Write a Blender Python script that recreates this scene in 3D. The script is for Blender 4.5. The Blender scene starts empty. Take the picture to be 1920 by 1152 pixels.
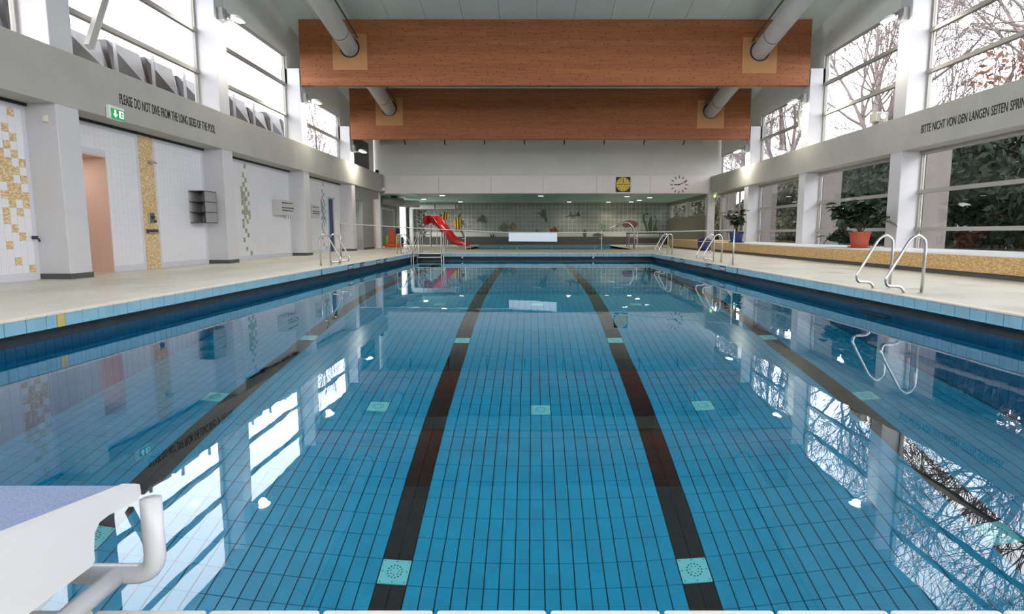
import bpy, bmesh, math, random
from mathutils import Vector, Matrix
random.seed(7)
SC = bpy.context.scene
COL = SC.collection
PI = math.pi

# ------------------------------------------------------------------ camera
cam_d = bpy.data.cameras.new('camera')
cam = bpy.data.objects.new('camera', cam_d)
COL.objects.link(cam)
cam.location = (0.0, 0.0, 0.83)
cam.rotation_euler = (PI / 2 - 0.1216, 0.0, 0.0)
cam_d.sensor_width = 36.0
cam_d.lens = 36.0 * 1132.0 / 1920.0
cam_d.shift_x = -38.5 / 1920.0
cam_d.clip_start = 0.05
cam_d.clip_end = 400.0
SC.camera = cam

# ------------------------------------------------------------------ sky
W = bpy.data.worlds.new('overcast_sky')
SC.world = W
W.use_nodes = True
bg = W.node_tree.nodes['Background']
bg.inputs['Color'].default_value = (0.985, 0.965, 1.0, 1.0)
bg.inputs['Strength'].default_value = 9.5

# ------------------------------------------------------------------ colour management, sampling options
SC.view_settings.view_transform = 'Standard'
SC.view_settings.look = 'None'
SC.view_settings.exposure = -0.05
SC.view_settings.gamma = 1.0
SC.view_settings.use_curve_mapping = False
cy = SC.cycles
cy.caustics_reflective = False
cy.caustics_refractive = True
cy.blur_glossy = 1.0
cy.max_bounces = 11
cy.diffuse_bounces = 4
cy.glossy_bounces = 4
cy.transmission_bounces = 8
cy.transparent_max_bounces = 12
cy.sample_clamp_indirect = 12.0
cy.use_denoising = True

LAMP_W = 330.0

# ------------------------------------------------------------------ key dimensions (metres)
XLP, XLW = -8.38, -8.95          # left pillar face, left wall / window plane
XRP, XRW = 10.0, 10.58           # right pillar face, right window plane
PY = [-0.75, 5.1, 10.98, 16.75, 22.6, 28.5, 34.35]     # near faces of the pillars
PD = 0.55
ZF0, ZF1 = 3.07, 4.03            # fascia
PX0, PX1, PY0, PY1 = -5.0, 5.0, 1.233, 25.65
ZW = -0.31
def roof_z(y): return 8.41 + 0.173 * (22.6 - y)
def pool_depth(y):
    P = [(0.0, 3.52), (9.2, 3.25), (13.6, 1.88), (26.5, 0.80)]
    for (a, d0), (b, d1) in zip(P, P[1:]):
        if y <= b: return d0 + (d1 - d0) * (y - a) / (b - a)
    return P[-1][1]

# ------------------------------------------------------------------ node helpers
class NT:
    def __init__(s, name):
        s.m = bpy.data.materials.new(name); s.m.use_nodes = True
        s.t = s.m.node_tree; s.n = s.t.nodes; s.l = s.t.links
        s.p = s.n['Principled BSDF']; s.out = s.n['Material Output']
    def add(s, kind, **kw):
        n = s.n.new(kind)
        for k, v in kw.items():
            if k in n.inputs: n.inputs[k].default_value = v
            else: setattr(n, k, v)
        return n
    def link(s, a, b): s.l.new(a, b)
    def set(s, color=None, rough=None, metal=None, spec=None):
        if color is not None: s.p.inputs['Base Color'].default_value = (*color, 1)
        if rough is not None: s.p.inputs['Roughness'].default_value = rough
        if metal is not None: s.p.inputs['Metallic'].default_value = metal
        if spec is not None: s.p.inputs['Specular IOR Level'].default_value = spec
        return s
    def ramp(s, fac, stops, interp='LINEAR'):
        r = s.n.new('ShaderNodeValToRGB'); r.color_ramp.interpolation = interp
        e = r.color_ramp.elements
        while len(e) < len(stops): e.new(0.5)
        for i, (p, c) in enumerate(stops):
            e[i].position = p; e[i].color = (*c, 1)
        s.link(fac, r.inputs['Fac']); return r.outputs['Color']
    def coord(s, scale=(1, 1, 1), kind='Object'):
        tc = s.n.new('ShaderNodeTexCoord'); mp = s.n.new('ShaderNodeMapping')
        mp.inputs['Scale'].default_value = scale
        s.link(tc.outputs[kind], mp.inputs['Vector']); return mp.outputs['Vector']
    def pos(s, scale=(1, 1, 1)):
        g = s.n.new('ShaderNodeNewGeometry'); mp = s.n.new('ShaderNodeMapping')
        mp.inputs['Scale'].default_value = scale
        s.link(g.outputs['Position'], mp.inputs['Vector']); return mp.outputs['Vector']
    def noise(s, vec, scale, detail=3.0, rough=0.55):
        n = s.add('ShaderNodeTexNoise', Scale=scale, Detail=detail, Roughness=rough)
        s.link(vec, n.inputs['Vector']); return n.outputs['Fac']
    def bump(s, h, strength=0.2, dist=0.01):
        b = s.add('ShaderNodeBump', Strength=strength, Distance=dist)
        s.link(h, b.inputs['Height']); s.link(b.outputs['Normal'], s.p.inputs['Normal'])
def lerp3(a, b, t): return tuple(x + (y - x) * t for x, y in zip(a, b))

def mottled(name, col, var=0.08, rough=0.6, scale=3.0, metal=0.0, bump=0.0):
    t = NT(name).set(rough=rough, metal=metal)
    v = t.pos(); f = t.noise(v, scale, 4)
    dark = tuple(max(0, c * (1 - var)) for c in col); lite = tuple(min(1, c * (1 + var)) for c in col)
    t.link(t.ramp(f, [(0.3, dark), (0.7, lite)]), t.p.inputs['Base Color'])
    if bump:
        t.bump(t.noise(v, scale * 30, 2), bump, 0.004)
    return t.m

def mosaic(name, cols, cell=0.025, rough=0.35, offset=0.0):
    """small mosaic chips: a random tone for every cell"""
    t = NT(name).set(rough=rough)
    v = t.pos()
    sn = t.add('ShaderNodeVectorMath', operation='SNAP'); sn.inputs[1].default_value = (cell * 2, cell * 2, cell)
    t.link(v, sn.inputs[0])
    wn = t.add('ShaderNodeTexWhiteNoise', noise_dimensions='3D'); t.link(sn.outputs[0], wn.inputs['Vector'])
    n = len(cols)
    t.link(t.ramp(wn.outputs['Value'], [(i / n, c) for i, c in enumerate(cols)], 'CONSTANT'), t.p.inputs['Base Color'])
    return t.m

def wood_mat():
    t = NT('glulam_timber').set(rough=0.6)
    v = t.pos()
    sep = t.add('ShaderNodeSeparateXYZ'); t.link(v, sep.inputs[0])
    # lamella number -> tone
    m = t.add('ShaderNodeMath', operation='SNAP'); m.inputs[1].default_value = 0.16; t.link(sep.outputs['Z'], m.inputs[0])
    mx = t.add('ShaderNodeMath', operation='MULTIPLY'); mx.inputs[1].default_value = 0.14; t.link(sep.outputs['X'], mx.inputs[0])
    mw = t.add('ShaderNodeMath', operation='MULTIPLY'); mw.inputs[1].default_value = 7.3; t.link(m.outputs[0], mw.inputs[0])
    ad = t.add('ShaderNodeMath', operation='ADD'); t.link(mx.outputs[0], ad.inputs[0]); t.link(mw.outputs[0], ad.inputs[1])
    fl = t.add('ShaderNodeMath', operation='FLOOR'); t.link(ad.outputs[0], fl.inputs[0])
    cb = t.add('ShaderNodeCombineXYZ'); t.link(fl.outputs[0], cb.inputs[0]); t.link(m.outputs[0], cb.inputs[2])
    wn = t.add('ShaderNodeTexWhiteNoise', noise_dimensions='3D'); t.link(cb.outputs[0], wn.inputs['Vector'])
    g = t.noise(t.pos((0.35, 1, 14)), 3.0, 5)
    mix1 = t.add('ShaderNodeMath', operation='MULTIPLY'); mix1.inputs[1].default_value = 0.16; t.link(wn.outputs['Value'], mix1.inputs[0])
    mix2 = t.add('ShaderNodeMath', operation='MULTIPLY_ADD'); mix2.inputs[1].default_value = 0.75; t.link(g, mix2.inputs[0]); t.link(mix1.outputs[0], mix2.inputs[2])
    base = t.ramp(mix2.outputs[0], [(0.25, (0.225, 0.068, 0.020)), (0.5, (0.33, 0.107, 0.033)), (0.75, (0.43, 0.158, 0.054))])
    cx2 = t.add('ShaderNodeCombineXYZ'); sx2 = t.add('ShaderNodeSeparateXYZ'); t.link(t.pos((2.6, 1, 5.2)), sx2.inputs[0]); t.link(sx2.outputs['X'], cx2.inputs[0]); t.link(sx2.outputs['Z'], cx2.inputs[1])
    vo = t.add('ShaderNodeTexVoronoi', Scale=1.0, voronoi_dimensions='2D'); t.link(cx2.outputs[0], vo.inputs['Vector'])
    k = t.ramp(vo.outputs['Distance'], [(0.0, (0.17, 0.05, 0.02)), (0.05, (0.22, 0.1, 0.06)), (0.10, (1, 1, 1))])
    mm = t.add('ShaderNodeMixRGB', blend_type='MULTIPLY'); mm.inputs['Fac'].default_value = 0.9
    t.link(base, mm.inputs['Color1']); t.link(k, mm.inputs['Color2'])
    t.link(mm.outputs['Color'], t.p.inputs['Base Color'])
    return t.m

def pool_tile_mat(name, col, var=0.12):
    t = NT(name).set(rough=0.25)
    v = t.pos()
    sn = t.add('ShaderNodeVectorMath', operation='SNAP'); sn.inputs[1].default_value = (0.125, 0.25, 0.125); t.link(v, sn.inputs[0])
    wn = t.add('ShaderNodeTexWhiteNoise', noise_dimensions='3D'); t.link(sn.outputs[0], wn.inputs['Vector'])
    t.link(t.ramp(wn.outputs['Value'], [(0, tuple(c * (1 - var) for c in col)), (1, tuple(min(1, c * (1 + var)) for c in col))]), t.p.inputs['Base Color'])
    return t.m

def water_mat():
    t = NT('clear_pool_water')
    g = t.add('ShaderNodeBsdfGlass', IOR=1.333, Roughness=0.0); g.inputs['Color'].default_value = (0.93, 0.985, 1, 1)
    v = t.pos()
    n1 = t.noise(v, 2.2, 2, 0.5); n2 = t.noise(v, 0.6, 1, 0.5)
    ad = t.add('ShaderNodeMath', operation='MULTIPLY_ADD'); ad.inputs[1].default_value = 3.0; t.link(n2, ad.inputs[0]); t.link(n1, ad.inputs[2])
    b = t.add('ShaderNodeBump', Strength=0.05, Distance=0.012); t.link(ad.outputs[0], b.inputs['Height'])
    t.link(b.outputs['Normal'], g.inputs['Normal'])
    t.link(g.outputs['BSDF'], t.out.inputs['Surface'])
    return t.m

def glass_mat(name, tint=(0.93, 0.95, 0.96)):
    t = NT(name)
    tr = t.add('ShaderNodeBsdfTransparent'); tr.inputs['Color'].default_value = (*tint, 1)
    gl = t.add('ShaderNodeBsdfGlossy', Roughness=0.0)
    lw = t.add('ShaderNodeLayerWeight', Blend=0.5)
    pw = t.add('ShaderNodeMath', operation='POWER'); pw.inputs[1].default_value = 5.0; t.link(lw.outputs['Facing'], pw.inputs[0])
    fr = t.add('ShaderNodeMath', operation='MULTIPLY_ADD'); fr.inputs[1].default_value = 0.9; fr.inputs[2].default_value = 0.03; t.link(pw.outputs[0], fr.inputs[0])
    mx = t.add('ShaderNodeMixShader')
    t.link(fr.outputs[0], mx.inputs[0]); t.link(tr.outputs[0], mx.inputs[1]); t.link(gl.outputs[0], mx.inputs[2])
    t.link(mx.outputs[0], t.out.inputs['Surface'])
    return t.m

def emit_mat(name, col, s):
    t = NT(name).set(color=col)
    t.p.inputs['Emission Color'].default_value = (*col, 1); t.p.inputs['Emission Strength'].default_value = s
    return t.m
def plain(name, col, rough=0.5, metal=0.0): return NT(name).set(color=col, rough=rough, metal=metal).m
def noisy(name, a, b, scale=40, rough=0.6):
    t = NT(name).set(rough=rough); f = t.noise(t.coord(), scale, 3)
    t.link(t.ramp(f, [(0.35, a), (0.65, b)]), t.p.inputs['Base Color']); return t.m

M = dict(
    fascia=mottled('painted_concrete_fascia', (0.44, 0.425, 0.385), 0.06, 0.65, 1.2, bump=0.05),
    white=mottled('white_painted_wall', (0.74, 0.735, 0.73), 0.03, 0.6, 1.5),
    pillar=mottled('white_painted_pillar', (0.63, 0.62, 0.635), 0.03, 0.55, 1.5),
    upper=mottled('pale_upper_wall_paint', (0.78, 0.775, 0.735), 0.03, 0.7, 1.0),
    lintel=mottled('white_lintel_panel', (0.90, 0.855, 0.835), 0.02, 0.5, 1.0),
    ceiling=mottled('pale_green_ceiling_panel', (0.60, 0.68, 0.65), 0.02, 0.6, 1.0),
    alc_ceiling=mottled('alcove_ceiling_panel', (0.44, 0.68, 0.66), 0.04, 0.4, 0.8),  # teal shift paints in the light reflected up from the children's basin
    wtile=mottled('white_glazed_wall_tile', (0.80, 0.795, 0.83), 0.02, 0.3, 2.0),
    grout=plain('wall_grout', (0.66, 0.66, 0.71), 0.8),
    gold=mosaic('gold_mosaic', [(0.62, 0.42, 0.2), (0.75, 0.56, 0.32), (0.68, 0.47, 0.22), (0.8, 0.66, 0.45), (0.58, 0.38, 0.17)], 0.02),
    sand=mosaic('sand_gold_mosaic', [(0.6, 0.36, 0.13), (0.7, 0.47, 0.21), (0.64, 0.4, 0.16), (0.76, 0.54, 0.28), (0.55, 0.32, 0.12)], 0.022),
    olive=mosaic('olive_mosaic', [(0.3, 0.32, 0.2), (0.42, 0.46, 0.28), (0.24, 0.25, 0.17), (0.5, 0.52, 0.38)], 0.03),
    bluemos=mosaic('grey_blue_mosaic', [(0.25, 0.32, 0.42), (0.33, 0.42, 0.55), (0.2, 0.24, 0.3), (0.4, 0.48, 0.58)], 0.03),
    plinth=plain('dark_grey_plinth', (0.085, 0.09, 0.085), 0.5),
    steel=plain('brushed_stainless_steel', (0.58, 0.57, 0.55), 0.28, 1.0),
    wframe=plain('aluminium_window_frame', (0.36, 0.335, 0.30), 0.4, 0.0),
    duct=mottled('white_duct_sheet', (0.54, 0.55, 0.54), 0.03, 0.55, 2),
    black=plain('black_rubber', (0.012, 0.012, 0.012), 0.5),
    dark=plain('dark_grey_metal', (0.05, 0.05, 0.052), 0.45),
    grey=plain('grey_painted_metal', (0.30, 0.30, 0.30), 0.45),
    midgrey=plain('mid_grey_panel', (0.33, 0.34, 0.32), 0.6),
    lgrey=plain('light_grey_metal', (0.55, 0.54, 0.53), 0.4),
    salmon=plain('salmon_wall_paint', (0.72, 0.53, 0.43), 0.6),
    coping=pool_tile_mat('light_blue_coping_tile', (0.28, 0.51, 0.62), 0.06),
    yellow_t=plain('yellow_coping_tile', (0.66, 0.50, 0.13), 0.3),
    cream=mottled('cream_edge_tile', (0.80, 0.72, 0.60), 0.05, 0.4, 6),
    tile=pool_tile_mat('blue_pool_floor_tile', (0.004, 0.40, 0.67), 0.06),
    shaded_walltile=pool_tile_mat('shaded_blue_pool_wall_tile', (0.008, 0.17, 0.36), 0.06),  # pool tile blue darkened to carry the shadow of the coping overhang
    tblack=pool_tile_mat('black_lane_tile', (0.012, 0.012, 0.014), 0.2),
    tgrout=plain('dark_pool_grout', (0.001, 0.006, 0.016), 0.9),
    inlet=plain('pale_turquoise_inlet', (0.25, 0.88, 0.92), 0.4),
    inlethole=plain('inlet_hole', (0.02, 0.16, 0.2), 0.7),
    water=water_mat(),
    glass=glass_mat('window_glass'),
    wood=wood_mat(),
    panelwood=mottled('plywood_cover_plate', (0.46, 0.22, 0.085), 0.05, 0.6, 3),
    lamp=emit_mat('lamp_lens', (1.0, 0.97, 0.86), 22.0),
    downlight=emit_mat('downlight_lens', (1.0, 0.9, 0.74), 9.0),
    exitgreen=emit_mat('exit_sign_green', (0.01, 0.22, 0.06), 1.0),
    exitwhite=emit_mat('exit_sign_white', (0.9, 1.0, 0.9), 0.8),
    led=emit_mat('green_emergency_lamp', (0.35, 0.9, 0.15), 2.0),
    blackpaint=plain('black_lettering', (0.015, 0.014, 0.013), 0.6),
    navy=plain('navy_sign_enamel', (0.012, 0.03, 0.11), 0.35),
    signwhite=plain('white_sign_enamel', (0.85, 0.87, 0.9), 0.35),
    plasticwhite=plain('white_plastic', (0.82, 0.82, 0.82), 0.35),
    red=mottled('red_fibreglass', (0.55, 0.025, 0.03), 0.08, 0.22, 2),
    orange=plain('orange_red_plastic', (0.75, 0.09, 0.02), 0.4),
    lime=plain('lime_green_foam', (0.38, 0.6, 0.04), 0.6),
    blueplastic=plain('blue_plastic', (0.012, 0.025, 0.12), 0.4),
    terracotta=plain('terracotta', (0.42, 0.075, 0.03), 0.55),
    leaf=noisy('dark_green_leaf', (0.012, 0.026, 0.014), (0.036, 0.058, 0.03), 8, 0.4),
    stem=plain('plant_stem', (0.12, 0.09, 0.05), 0.7),
    soil=plain('potting_soil', (0.03, 0.02, 0.015), 0.9),
    blocktop=noisy('blue_grip_surface', (0.16, 0.22, 0.38), (0.27, 0.34, 0.52), 260, 0.8),
    blockwhite=plain('white_enamelled_steel', (0.64, 0.65, 0.665), 0.25),
    mural_tile=mottled('grey_green_glazed_tile', (0.27, 0.29, 0.265), 0.2, 0.3, 3),
    mural_grout=plain('pale_mural_grout', (0.62, 0.63, 0.58), 0.8),
    alcwall=plain('olive_grey_wall_paint', (0.27, 0.26, 0.21), 0.8),
    band=plain('dark_slate_tile', (0.07, 0.068, 0.065), 0.4),
    kidtile=plain('turquoise_basin_tile', (0.13, 0.42, 0.46), 0.4),
    bark=noisy('grey_brown_bark', (0.10, 0.08, 0.075), (0.2, 0.165, 0.155), 12, 0.9),
    conifer=noisy('dark_conifer_foliage', (0.008, 0.022, 0.012), (0.03, 0.055, 0.03), 6, 0.9),
    hedge=noisy('brown_green_shrub', (0.03, 0.045, 0.02), (0.085, 0.08, 0.045), 5, 0.9),
    ground=noisy('winter_lawn', (0.05, 0.06, 0.04), (0.1, 0.1, 0.07), 0.6, 0.95),
    conc=mottled('weathered_concrete', (0.17, 0.145, 0.13), 0.15, 0.8, 1.5),
    zinc=mottled('weathered_zinc', (0.040, 0.037, 0.037), 0.3, 0.45, 2.0),
    brick=plain('russet_facade', (0.3, 0.17, 0.12), 0.9),
    clockyellow=plain('yellow_clock_dial', (0.78, 0.56, 0.02), 0.4),
)

# ------------------------------------------------------------------ mesh helpers
def obj(name, bm, mat, parent=None, loc=None, smooth=False):
    me = bpy.data.meshes.new(name); bm.normal_update(); bm.to_mesh(me); bm.free()
    me.materials.append(M[mat] if isinstance(mat, str) else mat)
    if smooth:
        for p in me.polygons: p.use_smooth = True
    return link(name, me, parent, loc)
def link(name, data, parent=None, loc=None, rot=None):
    o = bpy.data.objects.new(name, data); COL.objects.link(o)
    if parent is not None:
        o.parent = parent
        p = parent
        off = Vector((0, 0, 0))
        while p is not None: off += p.location; p = p.parent
        o.matrix_parent_inverse = Matrix.Identity(4)
        if loc is None: o.location = -off
        else: o.location = Vector(loc) - off
    elif loc is not None: o.location = loc
    if rot is not None: o.rotation_euler = rot
    return o
def tag(o, label=None, cat=None, group=None, kind=None):
    if label: o['label'] = label
    if cat: o['category'] = cat
    if group: o['group'] = group
    if kind: o['kind'] = kind
    return o
def thing(name, loc, label, cat, group=None):
    o = bpy.data.objects.new(name, None); COL.objects.link(o); o.location = loc
    o.empty_display_size = 0.1
    return tag(o, label, cat, group)
def struct(name, bm=None, mat=None, smooth=False):
    if bm is None:
        o = bpy.data.objects.new(name, None); COL.objects.link(o)
    else: o = obj(name, bm, mat, smooth=smooth)
    o['kind'] = 'structure'; return o
def box(x0, x1, y0, y1, z0, z1, bm=None):
    bm = bm or bmesh.new()
    v = [bm.verts.new((x, y, z)) for z in (z0, z1) for x, y in ((x0, y0), (x1, y0), (x1, y1), (x0, y1))]
    for f in ((3, 2, 1, 0), (4, 5, 6, 7), (0, 1, 5, 4), (1, 2, 6, 5), (2, 3, 7, 6), (3, 0, 4, 7)):
        bm.faces.new([v[i] for i in f])
    return bm
def bev(bm, w, seg=2):
    bmesh.ops.bevel(bm, geom=bm.edges[:], offset=w, segments=seg, affect='EDGES', profile=0.5); return bm
def prism(pts, axis, a, b, bm=None):
    """polygon pts (2D) extruded along axis from a to b.  x:(y,z) y:(x,z) z:(x,y)"""
    bm = bm or bmesh.new()
    def P(p, t): return {'x': (t, p[0], p[1]), 'y': (p[0], t, p[1]), 'z': (p[0], p[1], t)}[axis]
    A = [bm.verts.new(P(p, a)) for p in pts]; B = [bm.verts.new(P(p, b)) for p in pts]
    n = len(pts)
    bm.faces.new(A); bm.faces.new(B[::-1])
    for i in range(n): bm.faces.new((A[i], B[i], B[(i + 1) % n], A[(i + 1) % n]))
    bmesh.ops.recalc_face_normals(bm, faces=bm.faces[:]); return bm
def tube(pts, r, n=10, bm=None, cap=True):
    bm = bm or bmesh.new()
    P = [Vector(p) for p in pts]
    R = r if isinstance(r, (list, tuple)) else [r] * len(P)
    T = []
    for i in range(len(P)):
        d = (P[min(i + 1, len(P) - 1)] - P[max(i - 1, 0)])
        T.append(d.normalized() if d.length else Vector((0, 0, 1)))
    up = Vector((0, 0, 1)) if abs(T[0].z) < 0.9 else Vector((1, 0, 0))
    u = (up - T[0] * up.dot(T[0])).normalized()
    rings = []
    for i, p in enumerate(P):
        u = (u - T[i] * u.dot(T[i]))
        u = u.normalized() if u.length > 1e-6 else T[i].orthogonal().normalized()
        w = T[i].cross(u)
        rings.append([bm.verts.new(p + (u * math.cos(2 * PI * k / n) + w * math.sin(2 * PI * k / n)) * R[i]) for k in range(n)])
    for a, b in zip(rings, rings[1:]):
        for k in range(n): bm.faces.new((a[k], a[(k + 1) % n], b[(k + 1) % n], b[k]))
    if cap:
        bm.faces.new(rings[0][::-1]); bm.faces.new(rings[-1])
    return bm
def rounded(pts, rad, seg=5):
    """polyline with its inner corners rounded"""
    P = [Vector(p) for p in pts]; out = [P[0]]
    for i in range(1, len(P) - 1):
        a, b, c = P[i - 1], P[i], P[i + 1]
        d1 = (a - b); d2 = (c - b)
        r = min(rad, d1.length * 0.48, d2.length * 0.48)
        p1 = b + d1.normalized() * r; p2 = b + d2.normalized() * r
        for k in range(seg + 1):
            t = k / seg
            out.append(p1 * (1 - t) ** 2 + b * 2 * t * (1 - t) + p2 * t * t)
    out.append(P[-1]); return out
def lathe(prof, c=(0, 0, 0), n=20, axis='z', bm=None):
    bm = bm or bmesh.new(); rings = []
    for r, h in prof:
        ring = []
        for k in range(n):
            a = 2 * PI * k / n
            p = {'z': (r * math.cos(a), r * math.sin(a), h), 'x': (h, r * math.cos(a), r * math.sin(a)), 'y': (r * math.cos(a), h, r * math.sin(a))}[axis]
            ring.append(bm.verts.new((c[0] + p[0], c[1] + p[1], c[2] + p[2])))
        rings.append(ring)
    for a, b in zip(rings, rings[1:]):
        for k in range(n): bm.faces.new((a[k], a[(k + 1) % n], b[(k + 1) % n], b[k]))
    bm.faces.new(rings[0][::-1]); bm.faces.new(rings[-1])
    bmesh.ops.recalc_face_normals(bm, faces=bm.faces[:]); return bm
def text(name, s, loc, rot, length, cap, mat, parent=None, extrude=0.004):
    cu = bpy.data.curves.new(name, 'FONT'); cu.body = s; cu.extrude = extrude
    cu.size = cap / 0.73; cu.offset = 0.012 * cap; cu.space_word = 1.25; cu.materials.append(M[mat])
    tmp = bpy.data.objects.new(name, cu); COL.objects.link(tmp)
    bpy.context.view_layer.update()
    w = tmp.dimensions.x
    me = bpy.data.meshes.new_from_object(tmp.evaluated_get(bpy.context.evaluated_depsgraph_get()))
    bpy.data.objects.remove(tmp)
    if length and w > 0: me.transform(Matrix.Diagonal((length / w, 1, 1, 1)))
    if not me.materials: me.materials.append(M[mat])
    me.name = name
    return link(name, me, parent, loc, rot)

# ================================================================== SETTING
# ---- deck
xs = [-9.6, PX0 - 0.11, -3.6, 5.2, PX1 + 0.11, 10.7]
xs = sorted(xs); ys = [-3.0, PY0 - 0.11, PY1 + 0.11, 31.4, 40.6, 44.6]
bm = bmesh.new()
vg = {(i, j): bm.verts.new((x, y, 0)) for i, x in enumerate(xs) for j, y in enumerate(ys)}
for i in range(len(xs) - 1):
    for j in range(len(ys) - 1):
        cx_, cy_ = (xs[i] + xs[i + 1]) / 2, (ys[j] + ys[j + 1]) / 2
        if PX0 - .2 < cx_ < PX1 + .11 and PY0 < cy_ < PY1: continue
        if -3.6 < cx_ < 5.2 and 31.4 < cy_ < 40.6: continue
        bm.faces.new((vg[i, j], vg[i + 1, j], vg[i + 1, j + 1], vg[i, j + 1]))
bmesh.ops.delete(bm, geom=[v for v in bm.verts if not v.link_faces], context='VERTS')
r = bmesh.ops.extrude_face_region(bm, geom=bm.faces[:])
bmesh.ops.translate(bm, verts=[g for g in r['geom'] if isinstance(g, bmesh.types.BMVert)], vec=(0, 0, -0.14))
bmesh.ops.recalc_face_normals(bm, faces=bm.faces[:])
tdeck = NT('cream_mosaic_deck').set(rough=0.42)
v = tdeck.pos(); sn = tdeck.add('ShaderNodeVectorMath', operation='SNAP'); sn.inputs[1].default_value = (0.03, 0.03, 1); tdeck.link(v, sn.inputs[0])
wn = tdeck.add('ShaderNodeTexWhiteNoise', noise_dimensions='3D'); tdeck.link(sn.outputs[0], wn.inputs['Vector'])
nz = tdeck.noise(v, 0.8, 4)
ma = tdeck.add('ShaderNodeMath', operation='MULTIPLY_ADD'); ma.inputs[1].default_value = 0.25; tdeck.link(wn.outputs['Value'], ma.inputs[0]); tdeck.link(nz, ma.inputs[2])
tdeck.link(tdeck.ramp(ma.outputs[0], [(0.25, (0.56, 0.53, 0.44)), (0.85, (0.72, 0.69, 0.59))]), tdeck.p.inputs['Base Color'])
tdeck.link(tdeck.ramp(tdeck.noise(v, 1.3, 3), [(0.35, (0.3,) * 3), (0.65, (0.55,) * 3)]), tdeck.p.inputs['Roughness'])
M['deck'] = tdeck.m
floor = struct('floor', bm, 'deck')

# ---- coping and nosing tiles
def shared(bm, mat, name):
    me = bpy.data.meshes.new(name); bm.normal_update(); bm.to_mesh(me); bm.free(); me.materials.append(M[mat]); return me
g = 0.004
cop = shared(bev(box(-0.05, 0.05, -0.125 + g, 0.125 - g, -0.155, -0.022), 0.006), 'coping', 'coping_tile')
copy_half = shared(bev(box(-0.05, 0.05, -0.07 + g, 0.07 - g, -0.155, -0.022), 0.005), 'coping', 'coping_tile_short')
cop_yel = shared(bev(box(-0.052, 0.052, -0.055 + g, 0.055 - g, -0.155, -0.022), 0.005), 'yellow_t', 'coping_tile_yellow')
cop_dark = shared(bev(box(-0.05, 0.05, -0.03, 0.03, -0.155, -0.022), 0.005), 'navy', 'coping_joint')
nos = shared(bev(box(-0.05, 0.062, -0.125 + g, 0.125 - g, -0.022, 0.004), 0.007), 'cream', 'edge_tile')
Ls = {7.26: 'short'}
n_len = int((PY1 - PY0) / 0.25) + 1
for side in (-1, 1):
    y0 = 0.10 if side < 0 else 0.30
    rot = (0, 0, PI if side > 0 else 0)
    for k in range(-1, n_len + 1):
        yc = PY0 + y0 % 0.25 + 0.25 * k - 0.06
        if yc < PY0 + 0.05 or yc > PY1 - 0.05: continue
        x = side * (5.0 + 0.05)
        link('edge_tile', nos, floor, (side * 5.05, yc, 0), (0, 0, 0 if side < 0 else PI))
        if side < 0 and abs(yc - 6.18) < 0.125:
            link('coping_tile', copy_half, floor, (x, yc - 0.055, 0)); y_yel = yc + 0.07
            o = link('coping_tile', cop_yel, floor, (x, y_yel, 0)); o['label'] = 'single yellow coping tile'
            continue
        link('coping_tile', cop, floor, (x, yc, 0), rot)
for k in range(40):
    xc = -4.875 + 0.25 * k
    link('coping_tile', cop, floor, (xc, PY1 + 0.05, 0), (0, 0, PI / 2))
    link('edge_tile', nos, floor, (xc, PY1 + 0.05, 0), (0, 0, -PI / 2))
for k in range(40):
    xc = -4.84 + 0.25 * k
    link('edge_tile', nos, floor, (xc, PY0 - 0.05, 0), (0, 0, PI / 2))
# ---- recess behind the coping and underwater walls
def tiled_wall(name, org, du, L, depth_fn, mat):
    """tiles of 0.125 x 0.25 on an upright wall, one joined part"""
    vs, fs = [], []
    def quadbox(p, u, n_, w, h, t):
        a = len(vs)
        for d in (0, t):
            for (s, q) in ((0, 0), (w, 0), (w, h), (0, h)):
                vs.append((p[0] + u[0] * s + n_[0] * d, p[1] + u[1] * s + n_[1] * d, p[2] + q))
        for f in ((4, 5, 6, 7), (0, 1, 5, 4), (1, 2, 6, 5), (2, 3, 7, 6), (3, 0, 4, 7)): fs.append([a + i for i in f])
    nn = (-du[1], du[0])
    k = 0
    while k * 0.125 < L - 0.01:
        s0 = k * 0.125
        y = org[1] + du[1] * s0
        zb = ZW - depth_fn(y) - 0.02; z = -0.335
        while z > zb:
            quadbox((org[0] + du[0] * (s0 + .004), org[1] + du[1] * (s0 + .004), z - 0.246), du, nn, 0.117, 0.242, 0.007)
            z -= 0.25
        k += 1
    me = bpy.data.meshes.new(name); me.from_pydata(vs, [], fs); me.materials.append(M[mat]); me.update(); return me
basin = struct('pool_basin')
B_ = lambda nm, *a, mat='tgrout': obj(nm, box(*a), mat, basin)
stone = 'midgrey'
wx = 0.25
B_('basin_wall', PX0 - wx - .3, PX0 - wx, PY0 - .4, PY1 + .4, -4.2, -0.325)
B_('basin_wall', PX1 + wx, PX1 + wx + .3, PY0 - .4, PY1 + .4, -4.2, -0.325)
B_('basin_wall', PX0 - wx, PX1 + wx, PY1 + wx, PY1 + wx + .3, -4.2, -0.325)
B_('basin_wall', PX0 - wx, PX1 + wx, PY0 - wx - .3, PY0 - wx, -4.2, -0.325)
M['gutter'] = mottled('grey_gutter_stone', (0.035, 0.04, 0.046), 0.3, 0.5, 4)  # grey stone painted near black for the shadow under the coping
B_('gutter_back', PX0 - wx - .3, PX0 - wx, PY0 - .4, PY1 + .4, -0.325, -0.141, mat='gutter')
B_('gutter_back', PX1 + wx, PX1 + wx + .3, PY0 - .4, PY1 + .4, -0.325, -0.141, mat='gutter')
B_('gutter_back', PX0 - wx, PX1 + wx, PY1 + wx, PY1 + wx + .3, -0.325, -0.141, mat='gutter')
B_('gutter_back', PX0 - wx, PX1 + wx, PY0 - wx - .3, PY0 - wx, -0.325, -0.141, mat='gutter')
full = lambda y: pool_depth(y)
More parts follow.
